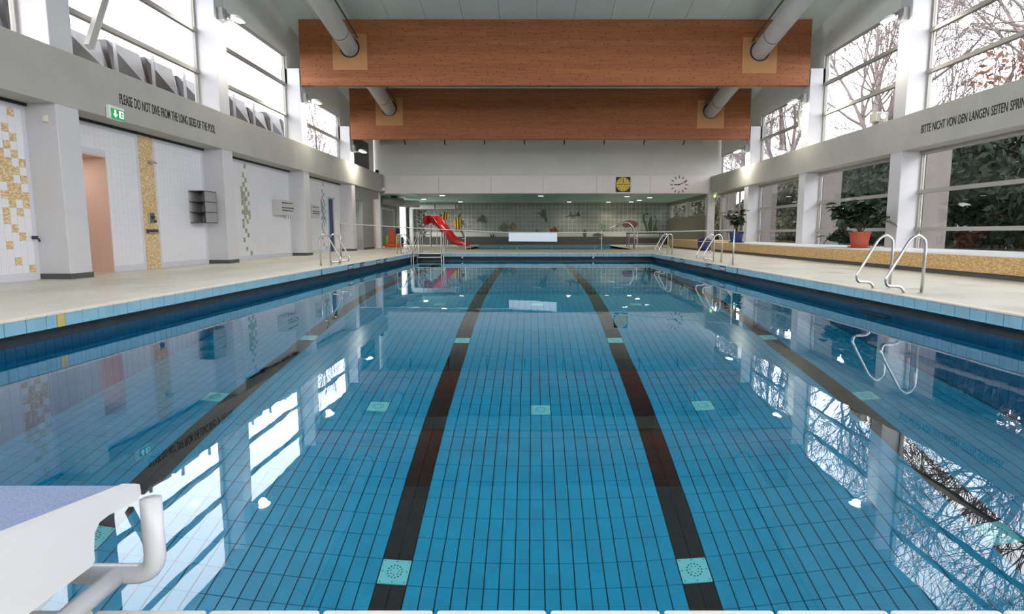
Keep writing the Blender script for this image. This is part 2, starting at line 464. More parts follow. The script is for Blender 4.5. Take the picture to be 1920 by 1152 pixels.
for nm, org, du, L in (('wall_tiles', (PX0 - wx, PY1 + wx), (0, -1), PY1 - PY0 + .24), ('wall_tiles', (PX1 + wx, PY0 - wx), (0, 1), PY1 - PY0 + .24),
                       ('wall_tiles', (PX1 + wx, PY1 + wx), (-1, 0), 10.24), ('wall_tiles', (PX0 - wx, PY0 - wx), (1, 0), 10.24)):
    o = link(nm, tiled_wall(nm, org, du, L, full, 'shaded_walltile'), basin); o['kind'] = 'stuff'
# ---- pool floor: grout bed and tiles
ysq = [PY0 - 0.12 + 0.1 * i for i in range(int((PY1 - PY0 + .24) / 0.1) + 2)]
bm = bmesh.new(); prev = None
for y in ysq:
    z = ZW - pool_depth(y) - 0.008
    cur = (bm.verts.new((PX0 - .3, y, z)), bm.verts.new((PX1 + .3, y, z)))
    if prev: bm.faces.new((prev[0], prev[1], cur[1], cur[0]))
    prev = cur
bmesh.ops.recalc_face_normals(bm, faces=bm.faces[:])
obj('grout_bed', bm, 'tgrout', basin)
CX0 = 0.10
inlets = [(-1.25, 4.72), (1.25, 4.72), (-3.75, 4.72), (3.75, 4.72), (-2.0, 7.2), (0, 7.2), (2.0, 7.2), (-3.95, 7.2), (3.95, 7.2),
          (-1.25, 9.78), (1.25, 9.78), (-3.75, 9.78), (3.75, 9.78), (-2.0, 12.2), (0, 12.2), (2.0, 12.2), (-2.0, 14.8), (0, 14.8), (2.0, 14.8), (-2.0, 17.6), (0, 17.6), (2.0, 17.6), (-1.25, 20.5), (1.25, 20.5)]
inlets = [(CX0 + round((x) / 0.125) * 0.125, PY0 + round((y - PY0) / 0.25) * 0.25) for x, y in inlets]
cells = []
for i in range(-43, 43):
    xc = CX0 + 0.125 * (i + 0.5)
    if xc < PX0 - .23 or xc > PX1 + .23: continue
    black = any(abs(xc - CX0 - c) < 0.13 for c in (-3.75, -1.25, 1.25, 3.75))
    for j in range(int((PY1 - PY0) / 0.25) + 1):
        yc = PY0 + 0.25 * j
        if yc > PY1 + .1: continue
        if any(abs(xc - a) < 0.13 and abs(yc - b) < 0.13 for a, b in inlets): continue
        blk = black and 1.9 < yc < 24.2
        cells.append((xc, yc, blk))
TW, TL, TH = 0.125 - 0.010, 0.25 - 0.006, 0.008
near = sorted([c for c in cells if c[1] > 4.1 and abs(c[0] - .1) < 3.3], key=lambda c: (round(c[1], 2), abs(c[0])))[:300]
nset = set(near)
tm = {b: shared(box(-TW / 2, TW / 2, -TL / 2, TL / 2, -TH, 0), 'tblack' if b else 'tile', 'floor_tile') for b in (False, True)}
for c in near:
    sl = math.atan2(-(pool_depth(c[1] + .05) - pool_depth(c[1] - .05)), 0.1)
    link('floor_tile', tm[c[2]], basin, (c[0], c[1], ZW - pool_depth(c[1])), (sl, 0, 0))
for b in (False, True):
    vs, fs = [], []
    for c in cells:
        if c in nset or c[2] != b: continue
        a = len(vs)
        for dz in (-TH, 0):
            for sx, sy in ((-1, -1), (1, -1), (1, 1), (-1, 1)):
                y = c[1] + sy * TL / 2
                vs.append((c[0] + sx * TW / 2, y, ZW - pool_depth(y) + dz))
        for f in ((4, 5, 6, 7), (0, 1, 5, 4), (1, 2, 6, 5), (2, 3, 7, 6), (3, 0, 4, 7)): fs.append([a + i for i in f])
    nm = 'lane_marking_tiles' if b else 'floor_tiles'
    me = bpy.data.meshes.new(nm); me.from_pydata(vs, [], fs); me.update(); me.materials.append(M['tblack' if b else 'tile'])
    o = link(nm, me, basin); o['kind'] = 'stuff'
pl = shared(bev(box(-.12, .12, -.12, .12, -.01, .004), .004, 1), 'inlet', 'inlet_plate')
bm = bmesh.new()
def disc(bm, x, y, r, z=0.0055, n=8):
    bm.faces.new([bm.verts.new((x + r * math.cos(2 * PI * k / n), y + r * math.sin(2 * PI * k / n), z)) for k in range(n)])
for k in range(14):
    a = 2 * PI * k / 14; disc(bm, .06 * math.cos(a), .06 * math.sin(a), .0075)
for k in range(7):
    a = 2 * PI * k / 7 + .2; disc(bm, .035 * math.cos(a), .035 * math.sin(a), .006)
for x, y in ((-.1, -.1), (.1, -.1), (.1, .1), (-.1, .1), (0, .1), (0, -.1), (.1, 0), (-.1, 0)): disc(bm, x, y, .006)
ph = shared(bm, 'inlethole', 'inlet_holes')
for x, y in inlets:
    sl = math.atan2(-(pool_depth(y + .05) - pool_depth(y - .05)), 0.1)
    p = link('inlet_plate', pl, basin, (x, y, ZW - pool_depth(y)), (sl, 0, 0))
    q = bpy.data.objects.new('inlet_holes', ph); COL.objects.link(q); q.parent = p
# ---- water
bm = bmesh.new(); bmesh.ops.create_grid(bm, x_segments=1, y_segments=1, size=1)
bmesh.ops.scale(bm, vec=((PX1 - PX0) / 2 + wx, (PY1 - PY0) / 2 + wx, 1), verts=bm.verts)
bmesh.ops.translate(bm, vec=((PX0 + PX1) / 2, (PY0 + PY1) / 2, ZW), verts=bm.verts)
water = struct('water', bm, 'water'); water['label'] = 'clear still water filling the large swimming pool'

# ---- side walls -----------------------------------------------------
wl = struct('wall_left'); wr = struct('wall_right')
YE = 34.35
# fascias
obj('fascia', bev(box(XLW - .1, XLP, -3, YE + .2, ZF0 + .03, ZF1 + .05), .012), 'fascia', wl)
obj('fascia', bev(box(XRP, XRW + .1, -3, YE + .2, ZF0 - .03, ZF1 - .05), .012), 'fascia', wr)
obj('soffit_shadow_strip', box(XLW - .02, XLW + .05, -3, 28.4, ZF0 - .02, ZF0 + .031), 'black', wl)  # solid black strip painted in for the shadow gap along the wall
# pillars
for i, y in enumerate(PY):
    if y > 34: continue
    for s, root, x0, x1 in ((-1, wl, XLW - .1, XLP - .02), (1, wr, XRP + .02, XRW + .1)):
        zt = roof_z(y) - 2.28 if y > 16 else roof_z(y)
        obj('pillar', bev(box(x0, x1, y, y + PD, 0, ZF0 + .1), .012), 'pillar', root)
        obj('upper_pillar', bev(box(x0, x1, y, y + PD, ZF1 - .1, zt + 0.6), .012), 'pillar', root)
        if s < 0:
            obj('plinth', box(x0, x1 + .012, y - .012, y + PD + .012, 0.001, 0.1), 'plinth', root)
# windows
wid = 0
def window(side, ya, yb, zs, mull=()):
    global wid; wid += 1
    X = XLW if side < 0 else XRW
    w = struct('window_%d' % wid)
    t = 0.045
    fx0, fx1 = X - t, X + t
    for yy in (ya + .03, yb - .03): obj('jamb', box(fx0, fx1, yy - .035, yy + .035, zs[0], zs[-1]), 'wframe', w)
    for yy in mull: obj('mullion', box(fx0, fx1, yy - .03, yy + .03, zs[0], zs[-1]), 'wframe', w)
    inn = 0.02 * (-side)
    for i, z in enumerate(zs):
        h = 0.05 if 0 < i < len(zs) - 1 else 0.035
        obj('transom', box(fx0 - (0.03 if side > 0 else 0), fx1 + (0.03 if side < 0 else 0), ya, yb, z - h, z + h), 'wframe', w)
    cuts = [ya + .065] + [c for m_ in mull for c in (m_ - .03, m_ + .03)] + [yb - .065]
    for i in range(len(zs) - 1):
        for j in range(0, len(cuts), 2):
            obj('pane', box(X - .008, X + .008, cuts[j], cuts[j + 1], zs[i] + .03, zs[i + 1] - .03), 'glass', w)
    # sky portal
    return w
def portal(side, ya, yb, z0, z1):
    l = bpy.data.lights.new('window_portal', 'AREA'); l.shape = 'RECTANGLE'
    l.size = z1 - z0; l.size_y = yb - ya; l.cycles.is_portal = True
    o = bpy.data.objects.new('window_portal', l); COL.objects.link(o)
    o.location = ((XLW - .12) if side < 0 else (XRW + .12), (ya + yb) / 2, (z0 + z1) / 2)
    o.rotation_euler = (0, -PI / 2 if side < 0 else PI / 2, 0)
ROWS = [ZF1 - .02, 5.10, 6.16, 7.18, 8.24, 9.3, 10.35]
for b in range(6):
    ya, yb = PY[b] + PD, PY[b + 1]
    n = {0: 6, 1: 5, 2: 4, 3: 3, 4: 2, 5: 1}[b]
    for s in (-1, 1):
        root = wl if s < 0 else wr
        X0, X1 = (XLW - .1, XLW + .1) if s < 0 else (XRW - .1, XRW + .1)
        if s < 0 and b == 5:
            # dark louvre panel beside a narrow window
            window(-1, ya, ya + 1.0, [ZF1, 5.1])
            obj('dark_panel', box(XLW + .1, XLW + .16, ya + 1.2, yb - 1.2, ZF1 + .05, 5.6), 'dark', wl)
            obj('upper_wall', box(X0, X1, ya + 1.0, yb, ZF1, 5.1), 'upper', wl)
        elif b == 0:
            obj('upper_wall', box(X0, X1, ya, yb, ZF1, ROWS[n]), 'upper', root);  # unseen bay closed instead of glazed, to cut daylight near the camera
        else:
            window(s, ya, yb, ROWS[:n + 1])
        if b: portal(s, ya, yb if not (s < 0 and b == 5) else ya + 1, ROWS[0], ROWS[n])
        # wall between window head and the roof (sloping top edge)
        zh = ROWS[n]
        obj('upper_wall', prism([(ya - PD, zh), (yb, zh), (yb, roof_z(yb) + .05), (ya - PD, roof_z(ya - PD) + .05)], 'x', X0, X1), 'upper', root)
# wall ends over the last pillars
# ---- right: low windows and their pillars are above; sill level = planter top
ZS = 0.43
for b in range(6):
    ya, yb = PY[b] + PD, PY[b + 1]
    mull = (ya + 2.2, ya + 4.0) if b == 5 else ()
    window(1, ya, yb, [ZS - .03, 0.94, 1.95, 2.97], mull)
    portal(1, ya, yb, ZS, 2.97)
    obj('sill_wall', box(XRW - .06, XRW + .1, ya - PD, yb, 0, ZS - .06), 'white', wr)
    obj('window_head', box(XRW - .06, XRW + .1, ya, yb, 3.005, ZF0), 'fascia', wr)
# planter bench on the right
pb = tag(struct('planter_wall'), None)
obj('front', box(8.4, 8.52, -3, 28.5, 0.095, ZS - .025), 'sand', pb)
obj('kick_recess', box(8.46, 8.6, -3, 28.5, 0.0, 0.1), 'plinth', pb)
obj('end_panel', box(8.41, 10.0, 28.4, 28.52, 0.0, ZS - .03), 'white', pb)
obj('ledge', bev(box(8.39, XRW - .05, -3, 28.52, ZS - .025, ZS), .006), 'plasticwhite', pb)

# ---- left lower bays
P_PAT = {0: [3], 2: [2], 3: [3], 4: [2], 5: [1, 3], 6: [1, 2, 4], 7: [1, 2, 3], 8: [1, 2, 4], 9: [2, 3], 10: [1, 2, 3, 4], 11: [2, 4],
         12: [1, 3], 13: [1], 14: [2], 15: [3], 16: [1], 18: [2], 19: [4]}
TP = 0.142
def tile_bay(ya, yb, y_c0, colour, holes=(), single=0, ztop=ZF0):
    """white wall tiles of one bay; y_c0: where pattern column 0 begins; holes: (y0,y1,z0,z1)"""
    pieces = []
    vs, fs = [], []
    k0 = int(math.floor((ya - y_c0) / TP)); k1 = int(math.ceil((yb - y_c0) / TP))
    tw = shared(box(0, 0.006, 0.0016, TP - .0016, 0.0016, TP - .0016), 'wtile', 'wall_tile')
    tc = shared(box(0, 0.0075, 0.001, TP - .001, 0.001, TP - .001), colour, 'pattern_tile') if colour else None
    cand = []
    for k in range(k0, k1 + 1):
        y = y_c0 + k * TP
        if y < ya or y + TP > yb + .001: continue
        for rr in range(-1, 21):
            z = 2.90 - TP / 2 - rr * TP
            if z < 0.02 or z + TP > ztop + .001: continue
            if any(y + TP > h[0] and y < h[1] and z + TP > h[2] and z < h[3] for h in holes): continue
            col = colour and k in P_PAT.get(rr, [])
            if col: link('pattern_tile', tc, wl, (XLW, y, z))
            else: cand.append((y, z))
    cand.sort(key=lambda c: (-round(c[0], 3), c[1])) if single else None
    for c in cand[:single]: link('wall_tile', tw, wl, (XLW, c[0], c[1]))
    for y, z in cand[single:]:
        a = len(vs)
        for x in (XLW, XLW + .006):
            for yy, zz in ((.0016, .0016), (TP - .0016, .0016), (TP - .0016, TP - .0016), (.0016, TP - .0016)): vs.append((x, y + yy, z + zz))
        for f in ((4, 5, 6, 7), (0, 1, 5, 4), (1, 2, 6, 5), (2, 3, 7, 6), (3, 0, 4, 7)): fs.append([a + i for i in f])
    if vs:
        me = bpy.data.meshes.new('wall_tiles'); me.from_pydata(vs, [], fs); me.update(); me.materials.append(M['wtile'])
        o = link('wall_tiles', me, wl); o['kind'] = 'stuff'
def back(y0, y1, z0, z1, mat='grout', x=XLW): obj('wall_backing', box(x - .15, x, y0, y1, z0, z1), mat, wl)
back(-3, 11.6, 0, ZF0 + .1); back(12.93, 26.72, 0, ZF0 + .1); back(11.6, 12.93, 2.42, ZF0 + .1); back(27.52, 29.05, 0, ZF0 + .1); back(26.72, 27.52, 2.4, ZF0 + .1)
tile_bay(5.65, 10.98, 10.81 - 4 * TP - TP / 2, 'gold', single=240)
tile_bay(11.53, 16.75, 12.93 - 10 * TP, None, holes=[(11.53, 12.93, 0, 2.42), (14.02, 14.56, 0, 3.2)])
tile_bay(17.3, 22.6, 19.15 - 3.5 * TP, 'olive')
tile_bay(23.15, 28.5, 26.2 - 3.5 * TP, 'bluemos', holes=[(26.72, 27.52, 0, 2.4)])
obj('mosaic_strip', box(XLW, XLW + .013, 14.03, 14.55, 0.0, ZF0 + .05), 'gold', wl)
# shower room behind the salmon doorway
obj('doorway_reveal', box(XLW - 1.4, XLW + .014, 12.90, 12.925, 0, 2.42), 'salmon', wl)
obj('doorway_reveal', box(XLW - 1.4, XLW + .005, 11.60, 11.63, 0, 2.42), 'salmon', wl)
obj('doorway_reveal', box(XLW - 1.4, XLW + .01, 11.55, 12.93, 2.40, 2.44), 'salmon', wl)
obj('doorway_back', box(XLW - 1.5, XLW - 1.4, 11.45, 13.05, 0, 2.44), 'salmon', wl)
obj('doorway_floor', box(XLW - 1.4, XLW - .6, 11.55, 12.93, -.05, 0.002), 'salmon', wl)
l = bpy.data.lights.new('shower_room_light', 'AREA'); l.energy = 8; l.color = (1, .93, .86); l.shape = 'RECTANGLE'; l.size = .8; l.size_y = .5
lo = bpy.data.objects.new('shower_room_light', l); COL.objects.link(lo); lo.location = (XLW - .7, 12.2, 2.37)
# door with a dark blue frame in the last tiled bay
d1 = struct('door_1')
obj('door_frame', box(XLW - .12, XLW + .03, 26.70, 26.78, 0, 2.4), 'coping', d1)
obj('door_frame', box(XLW - .12, XLW + .03, 26.78, 27.52, 2.33, 2.4), 'coping', d1)
obj('door_leaf', box(XLW - .1, XLW - .05, 26.78, 27.52, 0.01, 2.33), 'navy', d1)
obj('door_handle', tube([(XLW - .05, 27.4, 1.05), (XLW + .01, 27.4, 1.05), (XLW + .01, 27.27, 1.05)], .012, 8), 'steel', d1)
# last bay: grey wall with an open doorway
obj('grey_wall', box(XLW - .1, -8.6, 30.9, 33.0, 0, ZF0 + .1), 'midgrey', wl)
obj('grey_wall', box(XLW - .1, -8.6, 33.0, YE + .3, 2.72, ZF0 + .1), 'midgrey', wl)
obj('salmon_panel', box(-9.6, -8.80, 34.2, 34.33, 0, 2.72), 'salmon', wl)
obj('white_post', box(-8.80, -8.52, 34.18, 34.36, 0, ZF0 + .1), 'white', wl)
obj('niche_back', box(-9.75, -9.6, 32.9, 34.6, 0, 2.9), 'salmon', wl)
obj('grey_wall', box(XLW - .1, -8.6, 29.05, 30.9, 2.5, ZF0 + .1), 'midgrey', wl)
obj('doorway_back', box(XLW - .9, XLW - .8, 28.9, 31.0, 0, 2.6), 'white', wl)
obj('doorway_reveal', box(XLW - .8, XLW - .1, 30.9, 31.0, 0, 2.6), 'white', wl)
obj('doorway_reveal', box(XLW - .8, XLW - .1, 28.95, 29.05, 0, 2.6), 'white', wl)
obj('plinth', box(-8.61, -8.59, 30.9, 33.0, 0.001, .1), 'plinth', wl)

# ---- roof
ceil = struct('ceiling')
nP = 15; pw = (XRW + .1 - XLW + .1) / nP
for k in range(nP):
    x0 = XLW - .1 + k * pw + .006; x1 = x0 + pw - .012
    obj('ceiling_panel', prism([(-3, roof_z(-3)), (YE + .4, roof_z(YE + .4)), (YE + .4, roof_z(YE + .4) + .12), (-3, roof_z(-3) + .12)], 'x', x0, x1), 'ceiling', ceil)
obj('roof_deck', prism([(-3.2, roof_z(-3.2) + .1), (YE + .6, roof_z(YE + .6) + .1), (YE + .6, roof_z(YE + .6) + .3), (-3.2, roof_z(-3.2) + .3)], 'x', XLW - .3, XRW + .3), 'grey', ceil)
# back wall behind the camera, glazed above the entrance
wb = struct('wall_back', box(XLW - .1, XRW + .1, -3.2, -3.0, 0, 3.4), 'upper')
obj('upper_wall', box(XLW - .1, XRW + .1, -3.2, -3.0, 5.4, roof_z(-3.2) + .1), 'upper', wb)
for xa in (XLW - .1, -3.2, 3.6, XRW - .6):
    obj('pier', box(xa, xa + .7, -3.2, -3.0, 3.4, 5.4), 'upper', wb)
for xa, xb in ((XLW + .6, -3.2), (-2.5, 3.6), (4.3, XRW - .6)):
    l = bpy.data.lights.new('window_portal', 'AREA'); l.shape = 'RECTANGLE'; l.size = xb - xa; l.size_y = 2.0; l.cycles.is_portal = True
    o = bpy.data.objects.new('window_portal', l); COL.objects.link(o); o.location = ((xa + xb) / 2, -3.3, 4.4); o.rotation_euler = (PI / 2, 0, 0)
    wid += 1; w = struct('window_%d' % wid)
    obj('pane', box(xa, xb, -3.11, -3.09, 3.4, 5.4), 'glass', w)
    for zz in (3.43, 5.37): obj('transom', box(xa, xb, -3.15, -3.05, zz - .04, zz + .04), 'wframe', w)

# ---- far end: upper wall, lintel, alcove
wf = struct('wall_far', box(XLW - .1, XRW + .1, YE + .12, YE + .35, ZF0 + .1, roof_z(YE) + .1), 'upper')
jx = [XLP + .1, -5.25, -2.33, 0.6, 3.6, 6.58, XRP - .1]
for a, b in zip(jx, jx[1:]):
    obj('lintel_panel', bev(box(a + .006, b - .006, YE, YE + .13, ZF0 + .03, ZF1), .008), 'lintel', wf)
obj('lintel_edge', box(XLP, XRP, YE + .02, YE + .35, ZF0 - .02, ZF0 + .03), 'lintel', wf)
AY = 44.5; AXL = -9.05; AXR = 9.98; AZ = 3.06
ac = struct('ceiling_alcove')
for k in range(9):
    x0 = AXL + k * (AXR - AXL) / 9
    for j in range(5):
        y0 = YE + .35 + j * 1.98
        obj('ceiling_panel', box(x0 + .008, x0 + (AXR - AXL) / 9 - .008, y0 + .008, y0 + 1.98 - .008, AZ, AZ + .06), 'alc_ceiling', ac)
obj('ceiling_backing', box(AXL - .3, AXR + .5, YE + .3, AY + .5, AZ + .055, AZ + .12), 'dark', ac)
# mural wall
wm = struct('wall_mural', box(AXL - .1, AXR + .1, AY + .012, AY + .2, 0, AZ + .1), 'mural_grout')
vs, fs = [], []
tp = 0.307
k = 0
while AXL + k * tp < AXR - .1:
    for rr in range(9):
        z = AZ - .02 - (rr + 1) * tp
        if z < .62: continue
        a = len(vs); x = AXL + k * tp
        for y in (AY + .015, AY):
            for xx, zz in ((.018, .018), (tp - .018, .018), (tp - .018, tp - .018), (.018, tp - .018)): vs.append((x + xx, y, z + zz))
        for f in ((4, 5, 6, 7), (0, 1, 5, 4), (1, 2, 6, 5), (2, 3, 7, 6), (3, 0, 4, 7)): fs.append([a + i for i in f])
    k += 1
me = bpy.data.meshes.new('mural_tiles'); me.from_pydata(vs, [], fs); me.update(); me.materials.append(M['mural_tile'])
o = link('mural_tiles', me, wm); o['kind'] = 'stuff'
obj('skirting_band', box(AXL, AXR, AY - .02, AY + .01, 0, .58), 'band', wm)
# alcove right wall with a strip of high windows
war = struct('wall_alcove_right')
obj('lower_wall', box(AXR, AXR + .2, YE + .3, AY + .1, 0, 1.88), 'alcwall', war)
obj('upper_strip', box(AXR, AXR + .2, YE + .3, AY + .1, 2.86, AZ + .1), 'alcwall', war)
for ya, yb in ((YE + .3, 35.4), (39.3, 39.9), (44.3, 44.6)): obj('wall_pier', box(AXR, AXR + .2, ya, yb, 1.88, 2.86), 'white', war)
for ya, yb in ((35.4, 39.3), (39.9, 44.3)):
    wid += 1; w = struct('window_%d' % wid)
    for yy in (ya + .04, yb - .04): obj('jamb', box(AXR + .04, AXR + .12, yy - .04, yy + .04, 1.88, 2.86), 'wframe', w)
    for zz in (1.91, 2.83): obj('rail', box(AXR + .04, AXR + .12, ya, yb, zz - .03, zz + .03), 'wframe', w)
    obj('pane', box(AXR + .07, AXR + .085, ya + .08, yb - .08, 1.94, 2.8), 'glass', w)
obj('end_post', box(XRP - .15, XRP + .25, YE, YE + .35, 0, ZF0 + .1), 'pillar', war)
# alcove left wall: salmon doorway, grey door, tall frosted window
wal = struct('wall_alcove_left')
obj('wall_pier', box(AXL - .15, AXL, YE + .3, 35.0, 0, AZ + .1), 'salmon', wal)
obj('wall_pier', box(AXL - .15, AXL, 35.0, 36.4, 0, AZ + .1), 'white', wal)
obj('wall_pier', box(AXL - .15, AXL, 36.4, 39.8, 2.3, AZ + .1), 'midgrey', wal)
obj('wall_pier', box(AXL - .15, AXL, 39.8, 41.2, 0, AZ + .1), 'midgrey', wal)
obj('wall_pier', box(AXL - .15, AXL, 43.6, 44.6, 0, AZ + .1), 'midgrey', wal)
d2 = struct('door_2')
obj('door_frame', box(AXL - .05, AXL + .04, 36.3, 36.42, 0, 2.35), 'lgrey', d2)
obj('door_frame', box(AXL - .05, AXL + .04, 39.76, 39.86, 0, 2.35), 'lgrey', d2)
obj('door_frame', box(AXL - .05, AXL + .04, 36.3, 39.86, 2.26, 2.38), 'lgrey', d2)
obj('door_leaf', box(AXL - .12, AXL - .06, 37.0, 39.78, .01, 2.28), 'grey', d2)
obj('door_gap', box(AXL - .3, AXL - .28, 36.4, 37.05, 0, 2.3), 'black', d2)
wid += 1; w = struct('window_%d' % wid)
obj('pane', box(AXL - .09, AXL - .07, 41.25, 43.55, .1, 2.98), 'glass', w)
for yy in (41.22, 43.58): obj('jamb', box(AXL - .12, AXL, yy - .05, yy + .05, 0, AZ), 'plasticwhite', w)
for zz in (.06, 3.02): obj('rail', box(AXL - .12, AXL, 41.2, 43.6, zz - .05, zz + .05), 'plasticwhite', w)

# ---- children's basin
kb = struct('childrens_basin')
obj('basin_floor', box(-3.6, 5.2, 31.4, 40.6, -.6, -.55), 'kidtile', kb)
for a in ((-3.7, -3.6, 31.3, 40.7), (5.2, 5.3, 31.3, 40.7), (-3.6, 5.2, 31.3, 31.4), (-3.6, 5.2, 40.6, 40.7)):
    obj('basin_wall', box(*a, -.6, -.001), 'kidtile', kb)
obj('basin_rim', bev(box(-3.6, 5.2, 40.5, 40.75, -.06, .07), .02), 'kidtile', kb)
bm = bmesh.new(); bm.faces.new([bm.verts.new(p) for p in ((-3.6, 31.4, -.06), (5.2, 31.4, -.06), (5.2, 40.6, -.06), (-3.6, 40.6, -.06))])
o = struct('water_childrens_basin', bm, 'water')

# ================================================================== THINGS
# ---- glulam beams
def beam(y, label):
    zb = 6.13 + 0.1695 * (22.6 - y); zt = roof_z(y) - .01
    t = thing('timber_beam', (0.8, y + .12, zb), label, 'beam', 'glulam roof beams')
    obj('beam_body', bev(box(XLP + .02, XRP - .02, y, y + .24, zb, zt), .01), 'wood', t)
    for x in (-6.55, 8.15):
        zc = 7.45 + 0.157 * (22.5 - y) - (0.12 if x > 0 else 0)
        # square cover plate with a round hole, cut as ring of quads
        bm = bmesh.new(); n = 24; a = 0.62; r = .36
        for yy in (y - .018, y - .001):
            pass
        oq, iq = [], []
        for k in range(n):
            an = 2 * PI * k / n
            c, s_ = math.cos(an), math.sin(an); m_ = max(abs(c), abs(s_))
            oq.append((x + a * c / m_, zc - .15 + a * s_ / m_)); iq.append((x + r * c, zc + r * s_))
        V = {}
        for d, yy in ((0, y - .02), (1, y - .0005)):
            V[d] = ([bm.verts.new((p[0], yy, p[1])) for p in oq], [bm.verts.new((p[0], yy, p[1])) for p in iq])
        for k in range(n):
            k2 = (k + 1) % n
            bm.faces.new((V[0][0][k], V[0][0][k2], V[0][1][k2], V[0][1][k]))
            bm.faces.new((V[0][0][k], V[1][0][k], V[1][0][k2], V[0][0][k2]))
            bm.faces.new((V[0][1][k], V[0][1][k2], V[1][1][k2], V[1][1][k]))
        bmesh.ops.recalc_face_normals(bm, faces=bm.faces[:])
        obj('cover_plate', bm, 'panelwood', t)
        bm = bmesh.new(); bm.faces.new([bm.verts.new((x + r * math.cos(2 * PI * k / n), y - .004, zc + r * math.sin(2 * PI * k / n))) for k in range(n)])
        obj('duct_hole', bm, 'black', t)
    return t
beam(22.6, 'nearer large glulam timber beam spanning the hall')
beam(28.5, 'farther, lower glulam timber beam above the far end')

# ---- round ducts running down the hall
def duct(x, dz, label):
    sl = -0.162
    f = lambda y: 7.45 + dz + sl * (y - 22.5)
    t = thing('air_duct', (x, 12, f(12)), label, 'air duct', 'round white ceiling ducts')
    y0, y1 = 8.0, 28.6
    obj('duct_pipe', tube([(x, y0, f(y0)), (x, y1, f(y1))], .30, 28), 'duct', t, smooth=True)
    for yb in (11.2, 15.6, 21.45, 27.25):
        obj('duct_ring', tube([(x, yb - .012, f(yb - .012)), (x, yb + .012, f(yb + .012))], .307, 28), 'dark', t)
    s = 1 if x < 0 else -1
    obj('suspension_rail', tube([(x + s * .30, y0, f(y0) + .33), (x + s * .30, 22.55, f(22.55) + .33)], .028, 8), 'dark', t)
    obj('suspension_rail', tube([(x + s * .30, 22.9, f(22.9) + .33), (x + s * .30, 28.45, f(28.45) + .33)], .028, 8), 'dark', t)
duct(-6.55, 0.0, 'round white ventilation duct above the tiled wall, passing through both beams')
duct(8.15, -0.12, 'round white ventilation duct on the window side, passing through both beams')
t = thing('fabric_air_duct', (.9, 33.9, 5.65), 'long white air duct with dark straps below the far beam', 'air duct')
obj('duct_pipe', tube([(-8.3, 33.9, 5.95), (9.2, 33.9, 5.95)], .30, 20), 'duct', t, smooth=True)
for k in range(8):
    x = -6.95 + k * 2.17
    sp_ = obj('strap', tube([(x - .03, 33.9, 5.95), (x + .03, 33.9, 5.95)], .312, 20), 'black', t)
    obj('hanger', tube([(x, 33.9, 6.2), (x, 33.9, roof_z(33.9))], .01, 6), 'dark', sp_)

# ---- flood lamps on the pillars
def lamp(side, y, z, label):
    xp = XLP if side < 0 else XRP
    s = -side
    t = thing('flood_lamp', (xp, y + .3, z), label, 'lamp', 'flood lamps on the pillars')
    obj('mounting_box', bev(box(min(xp - .02 * s, xp + .14 * s), max(xp - .02 * s, xp + .14 * s), y + .12, y + .38, z - .04, z + .28), .01), 'grey', t)
    obj('arm', tube(rounded([(xp + .05 * s, y + .26, z + .05), (xp + .2 * s, y + .26, z - .02), (xp + .34 * s, y + .26, z)], .05), .03, 8), 'grey', t)
    bm = lathe([(.10, .09), (.19, .05), (.205, 0.0), (.19, -.012)], n=20)
    bmesh.ops.scale(bm, vec=(1.0, 1.0, 1.0), verts=bm.verts)
    R = Matrix.Rotation(s * 0.22, 4, 'Y') @ Matrix.Rotation(-0.12, 4, 'X')
    bmesh.ops.transform(bm, matrix=R, verts=bm.verts); bmesh.ops.translate(bm, vec=(xp + .48 * s, y + .26, z), verts=bm.verts)
    hs = obj('housing', bm, 'lgrey', t, smooth=True)
    bm = lathe([(.17, -.013), (.13, -.04), (.05, -.055)], n=20)
    bmesh.ops.transform(bm, matrix=R, verts=bm.verts); bmesh.ops.translate(bm, vec=(xp + .48 * s, y + .26, z), verts=bm.verts)
    obj('lens', bm, 'lamp', hs, smooth=True)
    l = bpy.data.lights.new('lamp_light', 'SPOT'); l.energy = LAMP_W; l.color = (1.0, 0.95, 0.80); l.spot_size = 2.9; l.spot_blend = 0.6; l.shadow_soft_size = .12
    o = bpy.data.objects.new('lamp_light', l); COL.objects.link(o); o.parent = t
    o.location = (.44 * s, -.04, -.08); o.rotation_euler = (0, s * 0.35, 0)
LB = {16.75: 6.52, 22.6: 5.60, 28.5: 4.61}
LBL = {16.75: 'on the pillar with the nearest lamp', 22.6: 'under the end of the nearer timber beam', 28.5: 'under the end of the farther timber beam'}
for y, z in LB.items():
    lamp(-1, y, z, 'lit flood lamp over the tiled wall side, ' + LBL[y])
    lamp(1, y, z, 'lit flood lamp over the plant ledge side, ' + LBL[y])

# ---- lettering on the fascias
o = text('wall_lettering', 'PLEASE DO NOT DIVE FROM THE LONG SIDES OF THE POOL', (XLP + .001, 12.66, 3.45), (PI / 2, 0, PI / 2), 3.72, .21, 'blackpaint')
tag(o, 'black English no-diving words lettered on the grey fascia', 'lettering')
o = text('wall_lettering', 'BITTE NICHT VON DEN LANGEN SEITEN SPRINGEN', (XRP - .001, 15.98, 3.38), (PI / 2, 0, -PI / 2), 3.62, .215, 'blackpaint')
tag(o, 'black German no-diving words lettered on the beige fascia', 'lettering')

